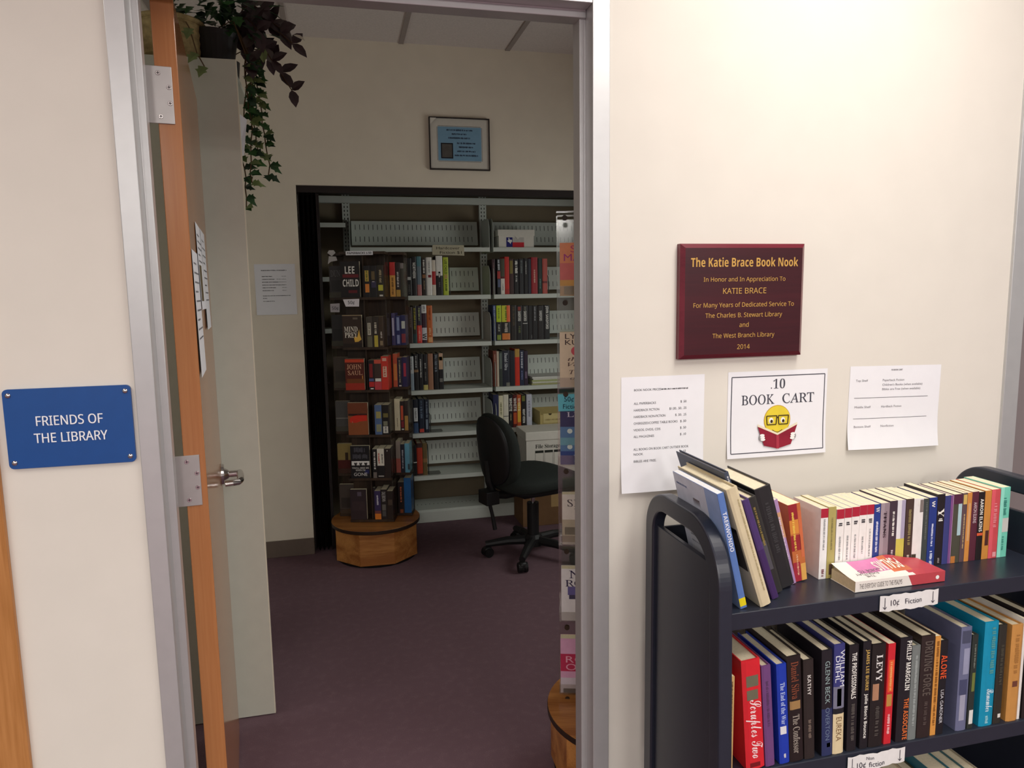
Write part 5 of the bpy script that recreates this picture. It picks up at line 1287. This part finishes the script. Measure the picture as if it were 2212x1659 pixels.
spine_out(S1, 5, 0.016, -0.0955, [(0.035, 0.166, (62, 52, 92), [(0, 0.2, (225, 130, 50)), (0.2, 0.3, (120, 70, 70))], [('TWO HOURS', 0.85, 0.5, 'bold', (215, 210, 220), 0.4)], 'violet paperback with orange foot'),
    (0.034, 0.174, (44, 38, 38), [(0.3, 0.5, (110, 106, 100), 0.2, 0.8), (0.1, 0.28, (86, 84, 84), 0.2, 0.8)], [('DALE BROWN', 0.92, 0.6, 'sans', (205, 200, 196), 0.6)], 'dark paperback with white name and grey figure'),
    (0.033, 0.164, (50, 40, 36), [(0.5, 0.7, (84, 70, 60), 0.2, 0.9)], [], 'dark umber paperback with yellowed pages')], wf % TN_[5], G1)
wr = 'far spinner right side, %s tier'
spine_out(S1, 0, 0.128, 0.0195, [(0.031, 0.192, (232, 172, 84), [(0.62, 1, (210, 52, 48))], [('WICKED', 0.55, 0.05, 'serif', (120, 80, 40), 0.5)], 'red over yellow paperback'),
    (0.028, 0.190, (44, 34, 32), [(0, 0.2, (205, 160, 70), 0.1, 0.95)], [('ARIA', 0.72, 0.28, 'bold', W, 0.5)], 'dark paperback with white letters and yellow foot'),
    (0.018, 0.186, (70, 68, 56), [(0.84, 1, (140, 132, 128))], [], 'grey topped olive paperback')], wr % TN_[0], G1)
spine_out(S1, 1, 0.128, 0.0195, [(0.020, 0.182, (74, 66, 110), [(0.3, 0.85, (200, 195, 220), 0.2, 0.7)], [], 'violet paperback with white lettering'),
    (0.030, 0.166, (40, 46, 104), [(0.5, 0.95, (150, 165, 205), 0.3, 0.8), (0.05, 0.35, (150, 160, 200), 0.3, 0.8)], [], 'deep blue paperback with pale lettering'),
    (0.028, 0.170, (40, 44, 96), [(0.55, 0.8, (215, 220, 210), 0.2, 0.9), (0.08, 0.38, (150, 60, 70), 0.15, 0.95)], [], 'deep blue paperback with red patch')], wr % TN_[1], G1)
spine_out(S1, 2, 0.128, 0.0195, [(0.024, 0.190, (200, 92, 62), [(0.2, 0.7, (215, 140, 70), 0.2, 0.9)], [], 'red orange paperback'),
    (0.026, 0.166, (38, 38, 60), [(0.02, 0.06, W, 0.3, 0.8)], [('THE LAST NIGHT', 0.92, 0.15, 'serif', (190, 185, 150), 0.4)], 'blue black paperback with gold lettering'),
    (0.028, 0.170, (46, 42, 92), [(0.35, 0.8, (190, 60, 84), 0.3, 0.8)], [], 'indigo paperback with crimson lettering')], wr % TN_[2], G1)
spine_out(S1, 3, 0.127, 0.0195, [(0.032, 0.184, (222, 212, 180), [], [('OCTOBER', 0.4, 0.1, 'serif', (130, 110, 80), 0.2)], 'thick cream paperback'),
    (0.022, 0.170, (40, 28, 30), [(0.35, 0.85, (215, 90, 60), 0.2, 0.8), (0.02, 0.06, W, 0.3, 0.9), (0.1, 0.32, (140, 40, 50), 0.2, 0.9)], [], 'black paperback with coral strip'),
    (0.022, 0.172, (48, 38, 36), [(0, 0.5, (196, 152, 80), 0.1, 1)], [], 'dark paperback with ochre lower half')], wr % TN_[3], G1)
spine_out(S1, 4, 0.127, 0.0195, [(0.026, 0.186, (150, 138, 128), [(0, 0.45, (178, 96, 84))], [], 'taupe over rose paperback'),
    (0.024, 0.168, (34, 38, 54), [], [('THE EDGE', 0.8, 0.15, 'serif', (190, 195, 205), 0.5)], 'navy paperback with white lettering'),
    (0.026, 0.172, (110, 178, 206), [(0.1, 0.3, (60, 80, 90), 0.6, 1)], [], 'light blue paperback')], wr % TN_[4], G1)
spine_out(S1, 5, 0.130, 0.0195, [(0.036, 0.185, (40, 32, 32), [(0, 0.12, (150, 80, 50), 0.3, 0.8)], [('THE LION GAME', 0.85, 0.35, 'bold', (220, 120, 80), 0.35)], 'dark paperback with orange lettering'),
    (0.040, 0.210, (34, 104, 170), [], [], 'thick bright blue paperback')], wr % TN_[5], G1)
# covers on the left side bay
wl = [((58, 52, 54), 'charcoal paperback, cover outward, far spinner left side, highest tier', [('DUNE', 'roman', 0.08, 0.9, 0.66, 0.86, (110, 108, 108))]),
      ((44, 40, 42), 'blackish paperback, cover outward, far spinner left side, second tier', []), ((70, 60, 52), 'dim brown paperback, cover outward, far spinner left side, third tier', []),
      ((84, 82, 80), 'slate paperback, cover outward, far spinner left side, fourth tier', []), ((150, 130, 78), 'ochre and maroon paperback, cover outward, far spinner left side, fifth tier', []),
      ((80, 70, 64), 'grey brown paperback, cover outward, far spinner left side, lowest tier', [])]
for i, (c, lb, tx) in enumerate(wl):
    recs = [(0.1, 0.9, 0.2, 0.55, tuple(int(v * 0.75) for v in c))]
    if i == 4: recs = [(0, 1, 0, 0.45, (84, 34, 30)), (0.5, 0.7, 0.45, 0.7, (60, 44, 30))]
    if i == 3: recs = [(0.0, 1, 0.42, 0.45, (140, 136, 130))]
    face_out(S1, i, -0.211, 0.0195, 0.086, 0.176, 0.022, c, lb, recs, tx, G1)
# near spinner: covers along its left edge
G2 = 'paperbacks on the near spinner'
face_out(S2, 0, -0.205, 0.0195, 0.078, 0.155, 0.03, (222, 132, 84), 'orange and rose paperback at the near spinner top', [(0, 1, 0.3, 0.62, (206, 98, 92)), (0, 1, 0, 0.3, (206, 150, 70)), (0.15, 0.9, 0.02, 0.18, (214, 180, 90))],
         [('SUMMER', 'sans', 0.3, 1.4, 0.84, 0.95, (190, 70, 110)), ('MAGIC', 'sans', 0.2, 1.3, 0.68, 0.8, (170, 60, 130))] if False else [('S', 'sans', 0.4, 0.62, 0.82, 0.95, (190, 70, 110)), ('MA', 'sans', 0.15, 0.8, 0.66, 0.79, (170, 60, 130))], G2)
face_out(S2, 1, -0.207, 0.0195, 0.080, 0.166, 0.03, (226, 206, 178), 'cream paperback with dark hand lettered title, near spinner second tier', [([(0.62 + 0.2 * math.cos(2 * PI * k / 16), 0.66 + 0.085 * math.sin(2 * PI * k / 16)) for k in range(16)], (206, 82, 92))],
         [('LYN', 'sans', 0.2, 0.9, 0.88, 0.97, (70, 50, 50)), ('KUR', 'sans', 0.2, 0.95, 0.77, 0.86, (70, 50, 50)), ('the', 'italic', 0.3, 0.8, 0.48, 0.55, (90, 60, 60)), ('Very', 'italic', 0.28, 0.95, 0.36, 0.45, (90, 60, 60)), ('Tho', 'italic', 0.35, 0.9, 0.24, 0.32, (90, 60, 60)), ('of', 'italic', 0.38, 0.75, 0.12, 0.2, (90, 60, 60))], G2)
face_out(S2, 2, -0.207, 0.0195, 0.080, 0.168, 0.03, (90, 126, 168), 'blue paperback with pale dots, near spinner third tier', [(0, 1, 0.7, 1, (58, 56, 96)), (0, 1, 0, 0.25, (52, 74, 136)), (0, 1, 0.36, 0.5, (110, 160, 176))] + [([(0.36 + 0.1 * math.cos(2 * PI * k / 12), zc + 0.045 * math.sin(2 * PI * k / 12)) for k in range(12)], (214, 226, 220)) for zc in (0.62, 0.33)],
         [('LU', 'roman', 0.25, 0.8, 0.88, 0.97, (210, 205, 220)), ('R', 'roman', 0.6, 0.85, 0.76, 0.86, (210, 205, 220)), ('M', 'roman', 0.5, 0.85, 0.06, 0.18, (190, 205, 230))], G2)
face_out(S2, 3, -0.203, 0.0195, 0.080, 0.160, 0.03, (214, 206, 196), 'grey white paperback with landscape, near spinner fourth tier', [(0, 1, 0.05, 0.5, (176, 164, 142)), (0.1, 0.9, 0.2, 0.35, (206, 196, 178))], [('SH', 'roman', 0.2, 0.8, 0.76, 0.9, (80, 72, 76)), ('W', 'roman', 0.45, 0.9, 0.58, 0.72, (80, 72, 76))], G2)
face_out(S2, 4, -0.207, 0.0195, 0.080, 0.170, 0.03, (222, 218, 218), 'white paperback with violet motif, near spinner fifth tier', [(0.25, 0.9, 0.5, 0.66, (104, 96, 150)), (0.3, 0.9, 0.42, 0.5, (70, 66, 90))], [('N', 'roman', 0.3, 0.75, 0.82, 0.97, (60, 52, 80)), ('RO', 'roman', 0.15, 0.85, 0.66, 0.79, (60, 52, 80))], G2)
face_out(S2, 5, -0.211, 0.0195, 0.084, 0.182, 0.03, (212, 160, 190), 'pink and crimson paperback, near spinner lowest tier', [(0, 1, 0.4, 0.72, (184, 50, 84)), (0, 1, 0.0, 0.28, (206, 196, 206)), (0.1, 0.9, 0.0, 0.08, (70, 70, 60))], [('RO', 'sans', 0.2, 0.95, 0.56, 0.68, (225, 160, 180)), ('O', 'sans', 0.2, 0.6, 0.42, 0.54, (225, 160, 180))], G2)
m = MB(); m.mesh([(-0.212, 0.0125, 1.148), (-0.12, 0.0125, 1.150), (-0.12, 0.0125, 1.202), (-0.214, 0.0125, 1.200)], [(0, 1, 2, 3)], M((108, 190, 206), 0.8, 0, 0.1, 0.02)); fn = lambda a, b: (a, 0.0118, b); text_line(m, '50¢', 'sans', M((30, 50, 70), 0.8), fn, -0.196, 1.178, 0.015); text_line(m, 'Fiction', 'sans', M((30, 50, 70), 0.8), fn, -0.200, 1.156, 0.014)
tag(m.build('price_note', None, (S2X, S2Y, 0), (0, 0, math.radians(S2R))), 'turquoise hand lettered price note on the near spinner', 'label')

# ------------------------------------------------------------------ office chair
ch = thing('office_chair', 'black armless swivel chair in front of the shelving', 'chair', (1.035, 2.28, 0), (0, 0, math.radians(17)))
FAB = M((44, 48, 46), 0.85, 0, 0.15, 0.1, 180, 0.2); PLA = M((24, 24, 26), 0.5, 0, 0.4, 0.05)
m = MB(); m.squad((0.02, 0, 0.455), 0.255, 0.245, 0.048, 0.55, 0.55, FAB, 36, 18, lambda x, y, z: (x, y, z + 0.012 * (1 - (x / 0.25) ** 2) - (0.02 * max(0, x - 0.1) / 0.15 if z > 0 else 0))); m.build('seat', ch, smooth=True)
m = MB(); m.squad((0.02, 0, 0.425), 0.225, 0.215, 0.022, 0.3, 0.5, PLA, 32, 10); m.build('seat_pan', ch, smooth=True)
m = MB()
def bend(x, y, z): return (x - 0.02 * (z / 0.2) + 0.05 * (y / 0.21) ** 2, y, z)
m.squad((-0.245, 0, 0.65), 0.040, 0.185, 0.205, 0.8, 0.55, FAB, 32, 22, bend); m.build('backrest', ch, smooth=True)
m = MB(); m.squad((-0.280, 0, 0.65), 0.022, 0.165, 0.19, 0.8, 0.55, PLA, 32, 22, bend); m.build('back_shell', ch, smooth=True)
m = MB(); m.tube([(0.0, 0, 0.395), (-0.18, 0, 0.385), (-0.255, 0, 0.40), (-0.285, 0, 0.48), (-0.295, 0, 0.60)], [0.022, 0.022, 0.024, 0.02, 0.016], PLA, 10); m.box(-0.325, -0.245, -0.05, 0.05, 0.355, 0.43, PLA); m.build('back_bracket', ch, bevel=0.004)
m = MB(); m.tube([(-0.30, -0.03, 0.37), (-0.285, -0.035, 0.30), (-0.272, -0.04, 0.215)], [0.010, 0.010, 0.012], PLA, 10); m.build('adjusting_lever', ch)
m = MB(); m.box(-0.10, 0.09, -0.07, 0.07, 0.36, 0.41, PLA); m.build('tilt_mechanism', ch, bevel=0.01)
m = MB(); m.cyl((0, 0, 0.07), (0, 0, 0.315), 0.034, 0.034, PLA, 20); m.cyl((0, 0, 0.315), (0, 0, 0.37), 0.014, 0.014, CHROME, 16); m.build('gas_column', ch)
m = MB(); m.lathe([(0.02, 0.06), (0.055, 0.065), (0.055, 0.11), (0.04, 0.13), (0.02, 0.13)], (0, 0, 0), PLA, 20)
for k in range(5):
    a = math.radians(-118 - 17 + 72 * k)
    m.tube([(0.03 * math.cos(a), 0.03 * math.sin(a), 0.095), (0.15 * math.cos(a), 0.15 * math.sin(a), 0.092), (0.275 * math.cos(a), 0.275 * math.sin(a), 0.075)], [0.028, 0.024, 0.018], PLA, 10)
m.build('star_base', ch)
for k in range(5):
    a = math.radians(-118 - 17 + 72 * k); cx, cy = 0.265 * math.cos(a), 0.265 * math.sin(a)
    m = MB(); px, py = -math.sin(a + 0.5), math.cos(a + 0.5)
    for q in (-1, 1): m.cyl((cx + q * px * 0.008, cy + q * py * 0.008, 0.028), (cx + q * px * 0.026, cy + q * py * 0.026, 0.028), 0.0275, 0.0275, BLACK, 18)
    m.squad((cx, cy, 0.034), 0.026, 0.026, 0.028, 0.7, 0.8, PLA, 16, 10); m.build('caster', ch)

# ------------------------------------------------------------------ cabinet and plants
cb = thing('steel_cabinet', 'tall pale grey metal cabinet behind the open door', 'cabinet', (0, 0, 0))
CBM = M((206, 207, 194), 0.5, 0, 0.35, 0.02, 20)
m = MB(); m.box(-0.98, -0.345, 1.016, 1.46, 0.0, 2.255, CBM); m.build('body', cb, bevel=0.003)
m = MB(); m.box(-0.98, -0.298, 1.016, 1.46, 2.240, 2.2555, CBM); m.build('top', cb, bevel=0.002)
m = MB(); m.box(-0.985, -0.2885, 1.002, 1.015, 0.004, 2.268, CBM); m.box(-0.2885, -0.2855, 1.002, 1.0155, 0.004, 2.268, M((232, 226, 206), 0.4, 0, 0.4, 0.01)); m.build('front_panel', cb)
m = MB(); m.mesh([(-0.022, 0, 0), (0.002, 0.012, 0.01), (0.016, 0.03, 0.13), (-0.022, 0, 0.155)], [(0, 1, 2, 3)], PAPER)
tag(m.build('paper_note', None, (-0.285, 1.03, 1.965)), 'white paper stuck to the cabinet side near the top', 'notice')
random.seed(11)
def leaf(m, p, d, up, L, W_, mt, fold=0.25, star=False):
    p = Vector(p); d = Vector(d).normalized(); s = d.cross(Vector(up))
    if s.length < 1e-3: s = d.orthogonal()
    s.normalize(); n = s.cross(d).normalized()
    if star:
        ol = [(0, 0), (0.15, 0.42), (0.38, 0.30), (0.5, 0.5), (0.62, 0.26), (1.0, 0)]
    else:
        ol = [(0, 0), (0.18, 0.30), (0.42, 0.46), (0.7, 0.34), (1.0, 0)]
    mid = [p + d * (L * a) + n * (-0.12 * L * a * a) for a, b in ol]
    for sg in (-1, 1):
        eg = [p + d * (L * a) + s * (sg * W_ * b) + n * (fold * W_ * b - 0.12 * L * a * a) for a, b in ol]
        for i in range(len(ol) - 1):
            m.face([mid[i], mid[i + 1], eg[i + 1], eg[i]] if sg > 0 else [mid[i + 1], mid[i], eg[i], eg[i + 1]], mt)
PUR = M((62, 44, 48), 0.35, 0, 0.5, 0.25, 30); PUR2 = M((96, 84, 80), 0.35, 0, 0.5, 0.2, 30); WHL = M((222, 216, 200), 0.5, 0, 0.3, 0.05, 30)
GR = [M((44, 78, 40), 0.5, 0, 0.4, 0.25, 30), M((60, 100, 52), 0.5, 0, 0.4, 0.25, 30), M((34, 58, 36), 0.5, 0, 0.4, 0.25, 30), M((120, 136, 84), 0.5, 0, 0.4, 0.2, 30)]
STM = M((88, 66, 44), 0.7, 0, 0.2, 0.1)
iv = thing('ivy_plant', 'green trailing ivy on the cabinet hanging down its side', 'plant', (-0.40, 1.16, 2.256))
m = MB(); m.lathe([(0.055, 0), (0.075, 0.12), (0.08, 0.135)], (0.03, 0, 0), M((34, 30, 30), 0.5), 24); m.build('pot', iv)
m = MB(); s_ = MB()
for k in range(150):
    a, r_ = random.uniform(0, 2 * PI), random.uniform(0.0, 0.17)
    z = 0.15 + random.uniform(-0.02, 0.17)
    p = (0.05 + r_ * math.cos(a), r_ * math.sin(a) * 0.7, z)
    leaf(m, p, (math.cos(a) + random.uniform(-.5, .5), math.sin(a) + random.uniform(-.5, .5) - 0.3, random.uniform(-0.9, 0.2)), (0, -0.4, 1), random.uniform(0.04, 0.065), random.uniform(0.035, 0.05), random.choice(GR[:3]), 0.2, True)
strands = []
for (dx, dy, L) in ((0.135, -0.05, 0.34), (0.155, 0.0, 0.30), (0.125, 0.06, 0.40), (0.145, -0.02, 0.24)):
    pts = [(0.05, dy * 0.5, 0.15), (0.10, dy, 0.17), (dx, dy, 0.06)]
    z = 0.06
    x = dx
    while z > -L:
        z -= 0.035; x += random.uniform(-0.008, 0.009); pts.append((x, dy + random.uniform(-0.008, 0.008), z))
    s_.tube(pts, 0.0022, STM, 5)
    for p in pts[2:]:
        for q in range(2):
            a = random.uniform(-1.8, 1.2)
            leaf(m, p, (math.cos(a) * 0.7 + 0.25, math.sin(a) * 0.6 - 0.3, random.uniform(-0.8, 0.1)), (0, -0.8, 0.6), random.uniform(0.032, 0.055), random.uniform(0.028, 0.045), random.choice(GR), 0.2, True)
for (pts) in ([(-0.04, -0.10, 0.14), (-0.02, -0.16, 0.10), (0.0, -0.175, 0.02), (0.02, -0.178, -0.02)],):
    s_.tube(pts, 0.002, STM, 5)
    for p in pts[1:]:
        leaf(m, p, (random.uniform(-.6, .6), -0.5, -0.7), (0, -0.8, 0.6), 0.05, 0.04, GR[3], 0.2, True)
m.build('foliage', iv); s_.build('vines', iv)
pp = thing('purple_plant', 'dark purple leafed spray leaning out over the cabinet corner', 'plant', (-0.315, 1.20, 2.256))
m = MB(); s_ = MB()
m2 = MB(); m2.lathe([(0.035, 0), (0.045, 0.10)], (-0.04, 0.14, 0), M((40, 34, 34), 0.5), 20); m2.build('pot', pp)
for (ex, ez, ey) in ((0.20, 0.13, -0.02), (0.16, 0.19, 0.02), (0.13, 0.06, -0.05), (0.19, -0.03, -0.03), (0.09, 0.15, -0.07), (0.06, 0.04, -0.09), (0.10, 0.24, 0.0)):
    pts = []
    for i in range(7):
        q = i / 6
        pts.append((-0.04 * (1 - q) + ex * q, 0.14 * (1 - q) + ey * q, 0.10 * (1 - q) + ez * q + 0.09 * math.sin(PI * q)))
    s_.tube(pts, 0.0018, STM, 5)
    for i in range(2, 7):
        for sg in (-1, 1):
            mt = random.choice([PUR, PUR, PUR, PUR2])
            leaf(m, pts[i], (0.6 + random.uniform(-.4, .5), random.uniform(-.6, .3), sg * 0.7 - 0.25), (0.2, -0.9, 0.4), random.uniform(0.055, 0.075), random.uniform(0.036, 0.048), mt, 0.2)
leaf(m, (0.205, -0.03, 0.155), (1, -0.3, -0.4), (0.2, -0.6, 0.8), 0.045, 0.03, WHL)
leaf(m, (0.10, -0.06, 0.10), (0.1, -0.4, -1), (0.2, -0.9, 0.2), 0.06, 0.035, GR[3])
m.build('foliage', pp); s_.build('stems', pp)
bs = thing('woven_basket', 'beige woven basket on top of the cabinet', 'basket', (-0.50, 1.13, 2.256))
m = MB(); BSK = M((168, 148, 104), 0.8, 0, 0.2, 0.22, 60, 0.5)
prof = []
for i in range(13):
    z = i * 0.012; prof.append((0.088 + 0.0012 * i + (0.003 if i % 2 else 0), z))
m.lathe(prof, (0, 0, 0), BSK, 36); m.build('basket_body', bs, smooth=False)
m = MB(); m.tube([(0.104 * math.cos(2 * PI * k / 28), 0.104 * math.sin(2 * PI * k / 28), 0.148) for k in range(29)], 0.008, BSK, 8); m.build('rim', bs)

# papers taped to the door face: local y runs along the door, local x points out of it
def door_paper(label, s0, z1, w_, h_, dark=None, seed=0, sk=0.0):
    m = MB(); m.mesh([(0.0015, s0, z1), (0.0015, s0 + w_, z1 + sk), (0.0045, s0 + w_, z1 - h_ + sk), (0.0045, s0, z1 - h_)], [(0, 1, 2, 3)], PAPER); fn = lambda a, b: (0.0052 - 0.003 * (1 - (z1 - b) / h_), s0 + a, b)
    for i in range(9):
        b = z1 - 0.03 - h_ * 0.075 * i
        if dark and b < z1 - h_ * 0.45: continue
        bars(m, INK, fn, 0.03, w_ * (0.9 if i % 3 else 0.6), b, b + 0.004, seed + i)
    if dark: m.face([fn(0.02, z1 - h_ * 0.9), fn(w_ * 0.55, z1 - h_ * 0.9), fn(w_ * 0.55, z1 - h_ * 0.48), fn(0.02, z1 - h_ * 0.48)], M(dark, 0.6, 0, 0.2, 0.3, 60))
    tag(m.build('door_notice', None, (-0.301, 0.105, 0), (0, 0, math.radians(6.88))), label, 'notice')
door_paper('lowest paper taped to the open door, nearest its hinges', 0.006, 1.610, 0.2, 0.2794, None, 3)
door_paper('middle paper with a dark picture on the open door', 0.215, 1.688, 0.2, 0.212, (110, 96, 70), 9)
door_paper('paper taped to the open door nearest its handle', 0.43, 1.690, 0.2159, 0.272, None, 14)
